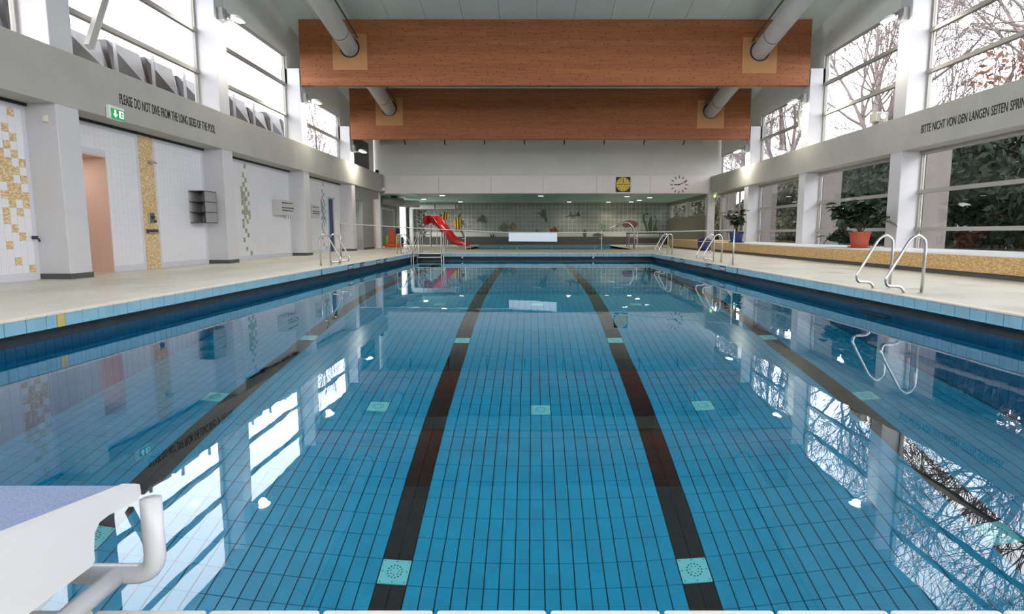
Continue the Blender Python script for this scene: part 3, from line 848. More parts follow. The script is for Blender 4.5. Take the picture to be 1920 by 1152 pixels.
# ---- tilted window vents
def vent(x, y0, z0, y1, z1, label):
    t = thing('tilted_vent', (x, y0, z0), label, 'window vent', 'tilted window vents')
    d = Vector((0, y1 - y0, z1 - z0)).normalized(); n = Vector((0, d.z, -d.y))
    a = [(y0, z0), (y1, z1), (y1 + n.y * .13, z1 + n.z * .13), (y0 + n.y * .13, z0 + n.z * .13)]
    obj('frame', prism(a, 'x', x - .05, x + .05), 'fascia', t)
    obj('seal', prism([(p[0] * 1.0 + .003, p[1]) for p in (a[2], a[3], (a[3][0] + n.y * .03, a[3][1] + n.z * .03), (a[2][0] + n.y * .03, a[2][1] + n.z * .03))], 'x', x - .05, x + .05), 'lgrey', t)
vent(-8.72, 12.33, 4.5, 12.95, 5.75, 'beige tilted vent frame at the nearest upper window, tiled side')
vent(10.32, 23.75, 4.75, 24.1, 5.6, 'beige tilted vent frame at the upper window beside the farther beam')

# ---- exit sign
t = thing('exit_sign', (XLP, 12.4, 3.040), 'small green and white lit escape sign on the grey fascia', 'exit sign')
obj('housing', bev(box(XLP, XLP + .09, 12.22, 12.66, 3.080, 3.340), .02), 'plasticwhite', t)
obj('green_face', box(XLP + .09, XLP + .1, 12.25, 12.63, 3.090, 3.280), 'exitgreen', t)
obj('symbol_panel', box(XLP + .1, XLP + .103, 12.47, 12.6, 3.120, 3.260), 'exitwhite', t)
fx = XLP + .1035
obj('running_figure', prism([(12.5, 3.130), (12.53, 3.180), (12.51, 3.220), (12.55, 3.250), (12.58, 3.210), (12.55, 3.190), (12.58, 3.130), (12.56, 3.130), (12.54, 3.160), (12.52, 3.130)], 'x', fx, fx + .002), 'exitgreen', t)
obj('arrow', prism([(12.36, 3.110), (12.43, 3.180), (12.385, 3.180), (12.385, 3.260), (12.335, 3.260), (12.335, 3.180), (12.29, 3.180)], 'x', XLP + .1, XLP + .103), 'exitwhite', t)

# ---- small devices
t = thing('loudspeaker', (XRP + .15, 18.4, ZF1 - .05), 'small cream loudspeaker box standing on the window-side fascia', 'loudspeaker')
obj('cabinet', bev(box(XRP + .02, XRP + .36, 18.12, 18.52, 4.08, 4.34), .02), 'cream', t)
obj('grille', box(XRP + .04, XRP + .34, 18.10, 18.13, 4.10, 4.32), 'grey', t)
obj('cone', lathe([(.09, 18.085), (.04, 18.105)], (XRP + .19, 0, 4.21), 18, 'y'), 'lgrey', t)
obj('bracket', box(XRP + .12, XRP + .26, 18.2, 18.4, ZF1 - .05, 4.09), 'grey', t)
t = thing('emergency_lamp', (XRP - .03, 33.6, 2.85), 'small glowing green emergency lamp under the window-side fascia', 'lamp')
obj('body', bev(box(XRP - .05, XRP + .02, 33.3, 33.75, 2.92, 3.04), .015), 'plasticwhite', t)
obj('glow', bev(box(XRP - .06, XRP - .0, 33.4, 33.65, 2.78, 2.92), .015), 'led', t)
t = thing('ceiling_sensor', (XLP, 33.9, 3.2), 'small white camera at the corner of fascia and lintel', 'camera')
obj('body', lathe([(.02, 0), (.11, .02), (.12, .12), (.06, .2)], (XLP + .12, 33.95, 3.16), 16), 'plasticwhite', t, smooth=True)
obj('bracket', box(XLP - .01, XLP + .1, 33.9, 34.0, 3.2, 3.3), 'lgrey', t)
t = thing('black_sensor_box', (XLP, 33.5, ZF1 + .05), 'tiny black box on top of the tiled-side fascia end', 'sensor')
obj('body', bev(box(XLP - .15, XLP + .0, 33.4, 33.6, ZF1 + .05, ZF1 + .22), .01), 'black', t)
t = thing('pillar_detector', (XLP - .3, 10.98, 2.8), 'small cream detector high on the first pillar', 'detector')
obj('body', bev(box(-8.62, -8.54, 10.93, 10.98, 2.78, 2.90), .01), 'cream', t)
obj('cap', bev(box(-8.60, -8.56, 10.92, 10.935, 2.80, 2.86), .004), 'plasticwhite', t)
t = thing('wall_tap', (XLW, 10.93, .72), 'dark little wall tap beside the first gold-patterned tiling', 'tap')
obj('body', tube(rounded([(XLW + .01, 10.86, .74), (XLW + .12, 10.86, .74), (XLW + .14, 10.86, .68)], .03), .018, 8), 'dark', t)
obj('handle', tube([(XLW + .06, 10.80, .77), (XLW + .06, 10.92, .77)], .012, 8), 'blueplastic', t)

# ---- clocks on the lintel
yk = YE - .001
t = thing('training_clock', (5.06, yk, 3.12), 'square black training clock with yellow dial on the white lintel', 'clock')
obj('case', bev(box(4.66, 5.46, yk - .06, yk, 3.13, 3.95), .01), 'black', t)
dial = obj('dial', lathe([(.385, yk - .065), (.385, yk - .06)], (5.06, 0, 3.54), 36, 'y'), 'clockyellow', t)
def bar(cx, cz, a, r0, r1, w, y0, y1):
    d = (math.sin(a), math.cos(a)); n = (d[1], -d[0])
    return prism([(cx + d[0] * r0 + n[0] * w, cz + d[1] * r0 + n[1] * w), (cx + d[0] * r1 + n[0] * w, cz + d[1] * r1 + n[1] * w),
                  (cx + d[0] * r1 - n[0] * w, cz + d[1] * r1 - n[1] * w), (cx + d[0] * r0 - n[0] * w, cz + d[1] * r0 - n[1] * w)], 'y', y0, y1)
for k in range(12): obj('mark', bar(5.06, 3.54, 2 * PI * k / 12, .27, .35, .012, yk - .068, yk - .064), 'black', dial)
obj('hand', bar(5.06, 3.54, 0.0, -.05, .25, .02, yk - .072, yk - .068), 'black', t)
obj('hand', bar(5.06, 3.54, PI / 2, -.26, .26, .016, yk - .072, yk - .068), 'black', t)
obj('second_hand', bar(5.06, 3.54, .25, -.34, .36, .012, yk - .076, yk - .072), 'signwhite', t)
t = thing('wall_clock', (8.2, yk, 3.03), 'white wall clock of bare black hour marks and hands on the lintel', 'clock')
for k in range(12): obj('hour_mark', bar(8.2, 3.53, 2 * PI * k / 12, .35, .49, .02, yk - .02, yk), 'black', t)
obj('hour_hand', bar(8.2, 3.53, -PI / 2, -.05, .28, .025, yk - .03, yk - .02), 'black', t)
obj('minute_hand', bar(8.2, 3.53, 1.15, -.06, .46, .018, yk - .04, yk - .03), 'black', t)
obj('hub', lathe([(.04, yk - .045), (.04, yk)], (8.2, 0, 3.53), 12, 'y'), 'black', t)

# ---- downlights in the alcove ceiling
dl = [(-5.3, 36.0), (-7.1, 40.0), (-5.1, 43.2), (.5, 36.4), (2.6, 43.4), (5.4, 43.6), (5.7, 37.0), (7.2, 41.2), (7.3, 38.2), (7.0, 43.4)]
W10 = ['above the slide top', 'nearest the grey door', 'over the angelfish', 'at the front middle', 'over the red striped fish', 'over the small green fish', 'near the yellow clock', 'third from the high windows', 'closest to the high windows', 'above the purple mural shape']
for (x, y), wd in zip(dl, W10):
    t = thing('downlight', (x, y, AZ - .03), 'round lit ceiling downlight ' + wd, 'lamp', 'alcove downlights')
    obj('trim_ring', lathe([(.17, AZ - .03), (.2, AZ - .012), (.2, AZ + .001)], (x, y, 0), 20), 'lgrey', t)
    obj('lens', lathe([(.145, AZ - .036), (.15, AZ - .03)], (x, y, 0), 20), 'downlight', t)
    l = bpy.data.lights.new('downlight_light', 'SPOT'); l.energy = 85; l.color = (1, .88, .7); l.spot_size = 2.2; l.spot_blend = .8; l.shadow_soft_size = .1
    o = bpy.data.objects.new('downlight_light', l); COL.objects.link(o); o.parent = t; o.location = (0, 0, -.05)

# ---- pool ladders (pairs of grab rails)
def ladder(side, ys_, label):
    t = thing('ladder_rails', (side * 5.3, sum(ys_) / 2, 0), label, 'pool ladder', 'grab rails at the pool edge')
    for y in ys_:
        pr = [(5.41, 0), (5.41, .68), (5.30, .80), (5.20, .745), (4.895, .20), (4.94, .095), (5.10, .095), (5.17, 0)]
        pts = [Vector((side * 5.41, y, 0)), Vector((side * 5.42, y, .62)), Vector((side * 5.41, y, .74)), Vector((side * 5.30, y, .815)), Vector((side * 5.20, y, .745)),
               Vector((side * 4.90, y, .20)), Vector((side * 4.92, y, .10)), Vector((side * 5.12, y, .095)), Vector((side * 5.18, y, 0))]
        rl = obj('rail', tube(rounded(pts, .09), .021, 12), 'steel', t, smooth=True)
        for x in (5.41, 5.18): obj('flange', lathe([(.05, 0.001), (.05, .008), (.03, .012)], (side * x, y, 0), 14), 'steel', rl)
    for z in (-.45, -.75):
        obj('step', bev(box(min(side * 4.92, side * 5.06), max(side * 4.92, side * 5.06), ys_[0] + .03, ys_[1] - .03, z, z + .03), .008), 'steel', t)
    return t
ladder(1, (8.36, 9.12), 'nearest steel grab rails on the deck before the red-potted plant')
ladder(1, (17.35, 18.1), 'steel grab rails beside the stand with the triangular foot')
ladder(1, (23.5, 24.3), 'farthest steel grab rails on the window side, before the mosaic bench')
ladder(-1, (15.45, 16.2), 'steel grab rails on the deck before the blue-patterned tiling')
ladder(-1, (24.2, 24.95), 'small steel grab rails beside the pool steps and orange float rack')

# ---- steps into the pool at the far end
t = thing('pool_steps', (-4.33, PY1, 0), 'stainless steel steps with handrails at the far pool corner', 'pool steps')
for x in (-4.88, -3.78):
    for dx in (0, .09 if x < -4.3 else -.09):
        ln = -.12 if x < -4.3 else .12
        pts = [(x + dx, PY1 + .75, 0), (x + dx, PY1 + .75, .88), (x + dx, PY1 + .3, .9), (x + dx + ln, PY1 - .75, -.15), (x + dx + ln, PY1 - .80, -1.2)]
        obj('handrail', tube(rounded(pts, .18), .021, 10), 'steel', t, smooth=True)
    for yy in (.28, .75):
        obj('post', tube([(x, PY1 + yy - .0, 0), (x, PY1 + yy, .88)], .018, 8), 'steel', t)
    obj('stringer', tube([(x, PY1 + .12, -.02), (x, PY1 - .72, -1.2)], .02, 8), 'steel', t)
for k in range(5):
    z = -.004 - .155 * k; y = PY1 - .02 - .12 * k
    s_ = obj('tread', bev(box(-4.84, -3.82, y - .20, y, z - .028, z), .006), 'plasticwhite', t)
    obj('riser_shade', box(-4.80, -3.86, y - .06, y - .02, z - .127, z - .028), 'black', s_)  # black box under each tread stands in for the shade between treads

# ---- grab bar on the far pool wall
t = thing('wall_grab_bar', (-.2, PY1 - .05, -.25), 'long low double grab bar along the far pool wall', 'grab bar')
for z in (-.19, -.265):
    obj('bar', tube([(-2.95, PY1 - .06, z), (2.55, PY1 - .06, z)], .014, 8), 'dark', t)
for x in (-2.95, -1.6, -.2, 1.2, 2.55):
    obj('bracket', box(x - .012, x + .012, PY1 - .07, PY1 + .25, -.275, -.18), 'dark', t)
for x in (-2.97, 2.57): obj('end_cap', lathe([(.03, PY1 - .09), (.03, PY1 - .03)], (x, 0, -.19), 12, 'y'), 'plasticwhite', t)

# ---- line with a white board hung across the pool
A = Vector((-6.7, 21.2, 1.17)); Bp = Vector((5.22, 15.75, .91))
for P_, lab in ((A, 'slim steel post holding the line near the tiled wall'), (Bp, 'slim steel post with a triangular foot at the window-side pool edge')):
    t = thing('line_post', (P_.x, P_.y, 0), lab, 'post', 'posts of the line across the pool')
    obj('pole', tube([(P_.x, P_.y, .01), (P_.x, P_.y, P_.z + .03)], .022, 10), 'steel', t, smooth=True)
    obj('foot_plate', bev(box(P_.x - .1, P_.x + .1, P_.y - .1, P_.y + .1, 0.001, .014), .004), 'steel', t)
    obj('gusset', prism([(P_.x, .012), (P_.x - .14, .012), (P_.x, .24)], 'y', P_.y - .006, P_.y + .006), 'lgrey', t)
mid = A.lerp(Bp, 0.562)
dirv = (Bp - A); dirv.z = 0; dirv.normalize()
Ba = mid - dirv * .79; Bb = mid + dirv * .79
Ba.z = Bb.z = .85
cord = tag(obj('barrier_line', tube([A, A.lerp(Ba, .5) + Vector((0, 0, -.02)), Ba, Bb, Bb.lerp(Bp, .5) + Vector((0, 0, -.02)), Bp], .013, 8), 'lgrey'), 'thin white line stretched across the pool between two posts', 'line')
t = thing('hanging_board', (mid.x, mid.y, .6), 'blank white board hanging from the line over the pool', 'board')
nrm = Vector((-dirv.y, dirv.x, 0))
bm = bmesh.new()
c_ = [Ba + nrm * .012, Bb + nrm * .012, Bb - nrm * .012, Ba - nrm * .012]
for z0, z1 in ((.585, .84),):
    lo = [bm.verts.new((p.x, p.y, z0)) for p in c_]; hi = [bm.verts.new((p.x, p.y, z1)) for p in c_]
    bm.faces.new(lo[::-1]); bm.faces.new(hi)
    for k in range(4): bm.faces.new((lo[k], lo[(k + 1) % 4], hi[(k + 1) % 4], hi[k]))
obj('panel', bm, 'signwhite', t)
for f in (.12, .5, .88):
    p = Ba.lerp(Bb, f); obj('clip', box(p.x - .015, p.x + .015, p.y - .02, p.y + .02, .82, .868), 'lgrey', t)

# ---- depth plates on the coping
def plate(side, y, L, txt, style, label):
    x = side * 5.0
    t = thing('depth_plate', (x, y, -.15), label, 'sign', 'depth signs on the coping')
    x0, x1 = (x - .003, x + .006) if side < 0 else (x - .006, x + .003)
    obj('plate', bev(box(x0, x1, y - L / 2, y + L / 2, -.15, -.03), .002, 1), 'navy', t)
    xf = x1 + .0005 if side < 0 else x0 - .0005
    if style == 'word':
        obj('white_field', box(min(xf, xf + .001 * -side), max(xf, xf + .001 * -side), y - L * .42, y + L * .42, -.128, -.065), 'signwhite', t)
        text('word', txt, (xf + .002 * -side, y - L * .40 * -side, -.12), (PI / 2, 0, PI / 2 if side < 0 else -PI / 2), L * .8, .045, 'navy', t, .0005)
    else:
        text('word', txt, (xf, y - L * .40 * -side, -.128), (PI / 2, 0, PI / 2 if side < 0 else -PI / 2), L * .8, .075, 'signwhite', t, .0005)
for side, wh, ys_ in ((-1, 'tiled', (16.6, 17.75, 19.6, 20.6)), (1, 'window', (15.9, 17.15, 20.2, 21.6))):
    plate(side, ys_[0], .5, 'Schwimmer', 'word', 'navy plate with a white word on the %s-side coping, nearest the camera' % wh)
    plate(side, ys_[1], .5, '1,35', 'num', 'navy plate with white depth digits on the %s-side coping, nearer of two' % wh)
    plate(side, ys_[2], .5, 'Nichtschwimmer', 'word', 'navy plate with a white word on the %s-side coping, farther one' % wh)
    plate(side, ys_[3], .5, '1,30', 'num', 'navy plate with white depth digits on the %s-side coping, farther of two' % wh)
for side, y in ((-1, 14.3), (1, 14.75)):
    o = link('coping_joint', cop_dark, floor, (side * 5.045, y, 0))

# ---- shelf rack and key rack on the tiled wall
t = thing('corner_shelf', (-8.75, 15.7, 1.1), 'grey metal open shelf rack with three tiers beside the second pillar', 'shelf')
y0, y1, z0, z1 = 15.92, 16.52, 1.10, 1.93
xb, xf = XLW + .012, XLW + .42
obj('back_panel', box(xb, xb + .015, y0, y1, z0, z1), 'lgrey', t)
obj('corner_post', box(xf - .02, xf, y0, y0 + .02, z0, z1), 'dark', t)
obj('front_panel', box(xf - .012, xf, y0 + .02, y1, z0, z1), 'grey', t)
for y in (y1 - .015,): obj('side_panel', box(xb, xf, y, y + .015, z0, z1), 'lgrey', t)
for k in range(4): obj('shelf_board', box(xb, xf + .005, y0, y1, z0 + k * (z1 - z0 - .015) / 3, z0 + k * (z1 - z0 - .015) / 3 + .018), 'dark', t)
def key_rack(y0, y1, z0, z1, label, keys=True):
    t = thing('hook_rack', (XLW + .2, (y0 + y1) / 2, z0), label, 'rack', 'hook racks on the tiled wall')
    xb, xf = XLW + .012, XLW + .34
    bx_ = obj('box', bev(box(xb, xf, y0, y1, z0, z1), .008), 'lgrey', t)
    for k in range(2):
        zz = z0 + .03 + k * (z1 - z0) * .5
        for j in range(5):
            yy = y0 + .04 + j * (y1 - y0 - .05) / 5
            obj('slot', box(xf - .002, xf + .004, yy, yy + (y1 - y0) / 5 - .05, zz + .11, zz + .145), 'black', bx_)
    obj('edge_strip', box(xf, xf + .012, y0, y1, (z0 + z1) / 2 - .02, (z0 + z1) / 2 + .01), 'dark', t)
    if keys:
        for j in range(4):
            yy = y0 + .2 + j * .18
            obj('hook', tube([(xf - .02, yy, z0 - .14), (xf - .02, yy, z0)], .007, 6), 'dark', t)
key_rack(21.0, 22.0, 1.46, 1.98, 'light grey hook rack with two rows of slots on the green-patterned wall')
key_rack(23.9, 24.7, 1.45, 1.95, 'grey hook rack half hidden behind the third pillar', False)

# ---- shower fittings on the gold strip
xs_ = XLW + .013
t = thing('wall_shower', (xs_, 14.37, 2.45), 'small angled shower head high on the gold mosaic strip', 'shower')
obj('wall_plate', box(xs_, xs_ + .015, 14.32, 14.42, 2.46, 2.54), 'lgrey', t)
obj('head', prism([(xs_ + .015, 2.53), (xs_ + .16, 2.47), (xs_ + .15, 2.44), (xs_ + .015, 2.48)], 'y', 14.31, 14.43), 'steel', t)
t = thing('shower_valve', (xs_, 14.3, 1.06), 'square steel shower push valve on the gold mosaic strip', 'shower')
obj('plate', bev(box(xs_, xs_ + .03, 14.19, 14.40, 1.06, 1.30), .01), 'steel', t)
obj('button', lathe([(.045, xs_ + .03), (.04, xs_ + .07)], (0, 14.30, 1.2), 16, 'x'), 'dark', t)
obj('lever', box(xs_ + .03, xs_ + .05, 14.36, 14.42, 1.08, 1.14), 'dark', t)
t = thing('soap_tray', (xs_, 14.27, .83), 'low dark soap shelf on the gold mosaic strip', 'soap tray')
obj('recess', bev(box(xs_, xs_ + .05, 14.08, 14.47, .83, .92), .008), 'dark', t)
obj('lip', box(xs_ + .05, xs_ + .07, 14.08, 14.47, .83, .855), 'grey', t)

# ---- starting block in the near corner
t = thing('starting_block', (-1.15, .75, 0), 'white steel starting block with blue grip top and bent grab handle', 'starting block')
side_poly = [(.30, .425), (.966, .325), (1.285, .277), (1.302, .268), (1.304, .246), (1.29, .236), (1.245, .240), (1.20, .245), (1.172, .243), (1.156, .228), (1.151, .20), (1.150, .172), (1.14, .166), (.98, .166), (.60, .13), (.30, .13)]
for xa, xb in ((-.912, -.885), (-1.50, -1.473)):
    bm = prism(side_poly, 'x', xa, xb)
    obj('side_plate', bm, 'blockwhite', t)
tb_ = obj('top_board', prism([(.30, .42), (1.285, .272), (1.285, .25), (.30, .395)], 'x', -1.473, -.912), 'blocktop', t)
obj('front_edge', prism([(1.285, .272), (1.30, .262), (1.30, .243), (1.285, .246)], 'x', -1.473, -.912), 'blockwhite', tb_)
hp = [(-.862, 1.30, .235), (-.862, 1.30, .055), (-1.50, 1.30, .055), (-1.50, 1.30, .235)]
obj('grab_handle', tube(rounded(hp, .05, 6), .0225, 16), 'blockwhite', t, smooth=True)
obj('handle_support', tube([(-.945, 1.30, .055), (-.955, .62, .05)], .0215, 14), 'blockwhite', t, smooth=True)
obj('handle_support', tube([(-1.42, 1.30, .055), (-1.42, .62, .05)], .0215, 14), 'blockwhite', t, smooth=True)
obj('pedestal', bev(box(-1.40, -.98, .42, .72, 0.01, .38), .02), 'blockwhite', t)
obj('base_plate', bev(box(-1.50, -.90, .30, 1.12, 0.001, .012), .004), 'blockwhite', t)

# ---- slide by the children's basin
t = thing('water_slide', (-5.0, 35.2, 0), 'red two-lipped water slide beside the children\'s basin', 'slide')
ax = Vector((.80, -.60, 0)); wv = Vector((.60, .80, 0))
C0 = Vector((-6.0, 36.4, 0))
prof = [(-.15, 1.42), (.25, 1.42), (.55, 1.25), (1.0, .86), (1.5, .45), (1.9, .22), (2.3, .13), (2.75, .10)]
# trough cross-section: (offset across, height above the bed)
def lipsh(s): return 0.42 if s < .3 else max(.13, .42 - (s - .3) * .14)
def ribbon(sec, thick):
    bm = bmesh.new(); rows = []
    for s, z in prof:
        h = lipsh(s); row = []
        for (o_, f) in sec: row.append(C0 + ax * s + wv * o_ + Vector((0, 0, z + f * h)))
        rows.append(row)
    V = [[bm.verts.new(p) for p in r_] for r_ in rows]
    for a, b in zip(V, V[1:]):
        for k in range(len(sec) - 1): bm.faces.new((a[k], a[k + 1], b[k + 1], b[k]))
    bmesh.ops.recalc_face_normals(bm, faces=bm.faces[:])
    rr = bmesh.ops.solidify(bm, geom=bm.faces[:], thickness=thick); return bm
obj('trough', ribbon([(-.36, 1.0), (-.33, .5), (-.26, .08), (0, 0), (.26, .08), (.33, .5), (.36, 1.0)], .03), 'red', t, smooth=True)
for s_ in (-1, 1):
    obj('lip', tube([C0 + ax * s + wv * s_ * .36 + Vector((0, 0, z + lipsh(s))) for s, z in prof], .035, 8), 'red', t, smooth=True)
    p0 = C0 - ax * .1 + wv * s_ * .36
    obj('grab_loop', tube(rounded([p0 + Vector((0, 0, 1.6)), p0 + Vector((0, 0, 2.08)), p0 - ax * .38 + Vector((0, 0, 2.08)), p0 - ax * .38 + Vector((0, 0, 0))], .16), .022, 10), 'steel', t, smooth=True)
    for s0 in (.1, 1.0):
        q = C0 + ax * s0 + wv * s_ * .28; zt = 1.42 if s0 < .5 else .84
        obj('leg', tube([(q.x, q.y, 0), (q.x, q.y, zt)], .022, 8), 'steel', t)
for k in range(5):
    z = .25 + k * .25; a = C0 - ax * (.48) - wv * .36; b = C0 - ax * (.48) + wv * .36
    obj('rung', tube([(a.x, a.y, z), (b.x, b.y, z)], .016, 8), 'steel', t)

for s_ in (-1, 1):
    c_ = C0 - ax * .12 + wv * s_ * .34
    bm = bmesh.new(); n_ = 14
    fr_, bk_ = [], []
    for k in range(n_):
        a_ = 2 * PI * k / n_
        p = c_ + wv * (.25 * math.cos(a_)) + Vector((0, 0, 1.60 + .28 * math.sin(a_)))
        fr_.append(bm.verts.new(p - ax * .06)); bk_.append(bm.verts.new(p + ax * .10))
    bm.faces.new(fr_); bm.faces.new(bk_[::-1])
    for k in range(n_): bm.faces.new((fr_[k], bk_[k], bk_[(k + 1) % n_], fr_[(k + 1) % n_]))
    bmesh.ops.recalc_face_normals(bm, faces=bm.faces[:])
    obj('entry_hood', bm, 'red', t)

# ---- railing posts and spout at the children's basin
for x, y, lab in ((-3.45, 31.1, 'slim steel railing post at the foot of the slide'), (3.55, 31.1, 'slim steel railing post with a hook below the small green fish'), (5.4, 31.3, 'slim steel railing post right of the curved spout')):
    t = thing('railing_post', (x, y, 0), lab, 'post', 'railing posts of the childrens basin')
    obj('pole', tube([(x, y, 0), (x, y, .98)], .025, 8), 'steel', t)
    obj('hook', tube([(x, y, .55), (x - .14, y - .02, .57)], .02, 8), 'lgrey', t)
    obj('flange', lathe([(.06, .001), (.05, .012)], (x, y, 0), 12), 'steel', t)
for x0, x1, lab in ((-3.3, 3.4, 'low steel handrail along the front of the childrens basin'),):
    t = thing('low_handrail', (0, 31.25, 0), lab, 'handrail')
    obj('rail', tube([(x0, 31.25, .16), (x1, 31.25, .16)], .02, 8), 'steel', t)
    for x in (-3.2, -1.6, -.8, 1.0, 3.2): obj('post', tube([(x, 31.25, 0), (x, 31.25, .17)], .015, 6), 'steel', t)
t = thing('water_spout', (4.85, 32.3, 0), 'tall curved steel water spout beside the childrens basin', 'spout')
obj('pipe', tube(rounded([(5.55, 33.2, 0), (5.55, 33.2, 1.05), (5.25, 33.2, 1.42), (4.85, 33.2, 1.40), (4.5, 33.2, 1.22)], .25), [.06] * 14 + [.05] * 6 if False else .055, 12), 'steel', t, smooth=True)
obj('mouth', prism([(4.52, 1.26), (4.2, 1.16), (4.2, 1.13), (4.52, 1.2)], 'y', 33.08, 33.32), 'steel', t)
t = thing('bench_table', (6.9, 36.5, 0), 'dark grey metal table frame in front of the mural', 'table')
for x in (5.75, 7.75):
    for y in (36.2, 37.0): obj('leg', box(x - .03, x + .03, y - .03, y + .03, 0, .8), 'grey', t)
obj('top', box(5.7, 7.8, 36.1, 37.1, .8, .86), 'dark', t)
obj('stretcher', box(5.75, 7.75, 36.2, 36.25, .2, .25), 'grey', t)
obj('stretcher', box(5.75, 7.75, 36.2, 36.25, .55, .6), 'grey', t)
t = thing('mosaic_bench', (9.0, 33, 0), 'sand-coloured mosaic bench block along the alcove side wall', 'bench')
obj('body', bev(box(8.2, 9.97, 30.0, 36.6, .07, .47), .012), 'sand', t)
obj('kick', box(8.28, 9.95, 30.08, 36.5, .001, .08), 'plinth', t)
t = thing('waste_bin', (8.15, 29.2, 0), 'blue plastic waste bin with lid beside the mosaic bench', 'bin')
bm = lathe([(.25, 0.002), (.29, .1), (.33, .42)], (8.3, 29.3, 0), 20); obj('bucket', bm, 'blueplastic', t, smooth=True)
obj('rim', lathe([(.345, .42), (.345, .455)], (8.3, 29.3, 0), 20), 'lgrey', t)
obj('lid', lathe([(.34, .456), (.32, .52), (.18, .6), (.02, .62)], (8.3, 29.3, 0), 20), 'blueplastic', t, smooth=True)

# ---- rack of floats on the far left
t = thing('float_rack', (-8.3, 36.2, 0), 'orange-red plastic float rack with lime and blue swim floats', 'float rack')
obj('base', bev(box(-8.75, -7.75, 35.9, 36.5, .02, .22), .04), 'orange', t)
obj('upright', bev(box(-8.5, -8.2, 36.1, 36.4, .22, 1.08), .03), 'orange', t)
for x, z1 in ((-8.66, .72), (-8.0, .78)):
    obj('lime_float', lathe([(.05, .22), (.09, .24), (.09, z1 - .03), (.05, z1)], (x, 36.15, 0), 14), 'lime', t, smooth=True)
obj('blue_float', lathe([(.05, .79), (.12, .8), (.12, 1.1), (.05, 1.12)], (-8.0, 36.15, 0), 14), 'blueplastic', t, smooth=True)
obj('blue_float', lathe([(.05, .22), (.1, .24), (.1, .6), (.05, .62)], (-7.8, 36.3, 0), 14), 'blueplastic', t, smooth=True)
# ---- pipes in the alcove's left corner
t = thing('insulated_pipe', (-8.95, 44.1, 0), 'white insulated pipe rising and running along the mural ceiling', 'pipe')
obj('pipe', tube(rounded([(-8.75, 44.0, 0.0), (-8.75, 44.0, 2.72), (-5.4, 44.0, 2.72)], .3, 7), .16, 16), 'plasticwhite', t, smooth=True)
for x in (-7.0, -5.5): obj('collar', tube([(x - .03, 44.0, 2.72), (x + .03, 44.0, 2.72)], .165, 16), 'dark', t)
t = thing('wall_pipes', (-8.95, 40.3, 0), 'pair of slim vertical pipes beside the grey alcove door', 'pipe')
for y in (40.3, 40.75): obj('pipe', tube([(AXL + .12, y, 0), (AXL + .12, y, 3.05)], .07, 10), 'lgrey', t, smooth=True)
t = thing('ceiling_unit', (-8.3, 37.5, 2.5), 'dark bulky ventilation unit with round ends under the alcove ceiling', 'ventilation unit')
obj('body', tube([(-8.9, 36.2, 2.72), (-7.9, 37.2, 2.72)], .22, 16), 'grey', t, smooth=True)
obj('second_body', tube([(-8.9, 38.0, 2.70), (-7.4, 39.6, 2.70)], .22, 16), 'lgrey', t, smooth=True)
obj('hanger', box(-8.5, -8.2, 36.8, 37.2, 2.7, 3.06), 'dark', t)

# ---- sea mural figures (relief tiles on the alcove wall); drawing unit = 7.48 mm
U = 0.00748
def mp(u, v): return ((u - 26) * U * 1.0, 1.02 + (680 - v) * U)       # u measured from the mural's middle line
def relief(pts, d0, d1): return prism([mp(*p) for p in pts], 'y', AY - d1, AY - d0)
mats_m = {}
def mm(name, col):
    if name not in mats_m: mats_m[name] = noisy('mural_' + name, tuple(c * .75 for c in col), tuple(min(1, c * 1.2) for c in col), 14, .4)
    return mats_m[name]
def ell(cx, cy, rx, ry, ang=0, n=18):
    ca, sa = math.cos(ang), math.sin(ang)
    return [(cx + rx * math.cos(2 * PI * k / n) * ca - ry * math.sin(2 * PI * k / n) * sa, cy + rx * math.cos(2 * PI * k / n) * sa + ry * math.sin(2 * PI * k / n) * ca) for k in range(n)]
C5 = 1000 - 0  # both drawings share the same scale; left drawing is offset by -1571 units
def L(p): return (p[0] - 1571, p[1])
def figure(name, label, parts, left=False, cat='mural figure'):
    allp = [q for pt in parts for q in pt[1]]
    f = (lambda p: L(p)) if left else (lambda p: p)
    cx = sum(q[0] for q in allp) / len(allp); cv = max(q[1] for q in allp)
    c = mp(*f((cx, cv)))
    t = thing(name, (c[0], AY, c[1]), label, cat, 'sea mural figures')
    body = None
    for i, (nm, pts, mat) in enumerate(parts):
        par = body if body is not None and nm in ('stripe', 'eye', 'marking', 'flank', 'belly') else t
        o_ = obj(nm, relief([f(p) for p in pts], 0.0, 0.022 + .006 * i / max(1, len(parts)) ), mat, par)
        if nm == 'body': body = o_
yel = mm('yellow', (.72, .42, .03)); blk = mm('black', (.03, .032, .03)); dgrey = mm('slate', (.09, .10, .09)); ogr = mm('olive', (.16, .17, .1))
orr = mm('orange', (.5, .22, .05)); redm = mm('crimson', (.3, .06, .06)); grn = mm('green', (.05, .11, .04)); pur = mm('plum', (.14, .055, .07)); pale = mm('pale', (.45, .46, .42)); lgr = mm('sage', (.22, .3, .2))
def plant(lbl, x, y0, y1, w, mat, left):
    parts = [('stem', [(x - 4, y0), (x + 4, y0), (x + 4, y1), (x - 4, y1)], mat)]
    n = int((y0 - y1) / 34)
    for k in range(n):
        y = y0 - 14 - k * 34; s = 1 if k % 2 else -1
        parts.append(('leaf', [(x, y), (x + s * w * .6, y - 26), (x + s * w, y - 34), (x + s * w * .75, y - 8)], mat))
        parts.append(('leaf', [(x, y - 10), (x - s * w * .5, y - 30), (x - s * w * .8, y - 22), (x - s * w * .4, y - 2)], mat))
    figure('mural_seaweed', lbl, parts, left)
plant('dark leafy seaweed column at the pipe corner of the mural', 400, 765, 480, 36, blk, True)
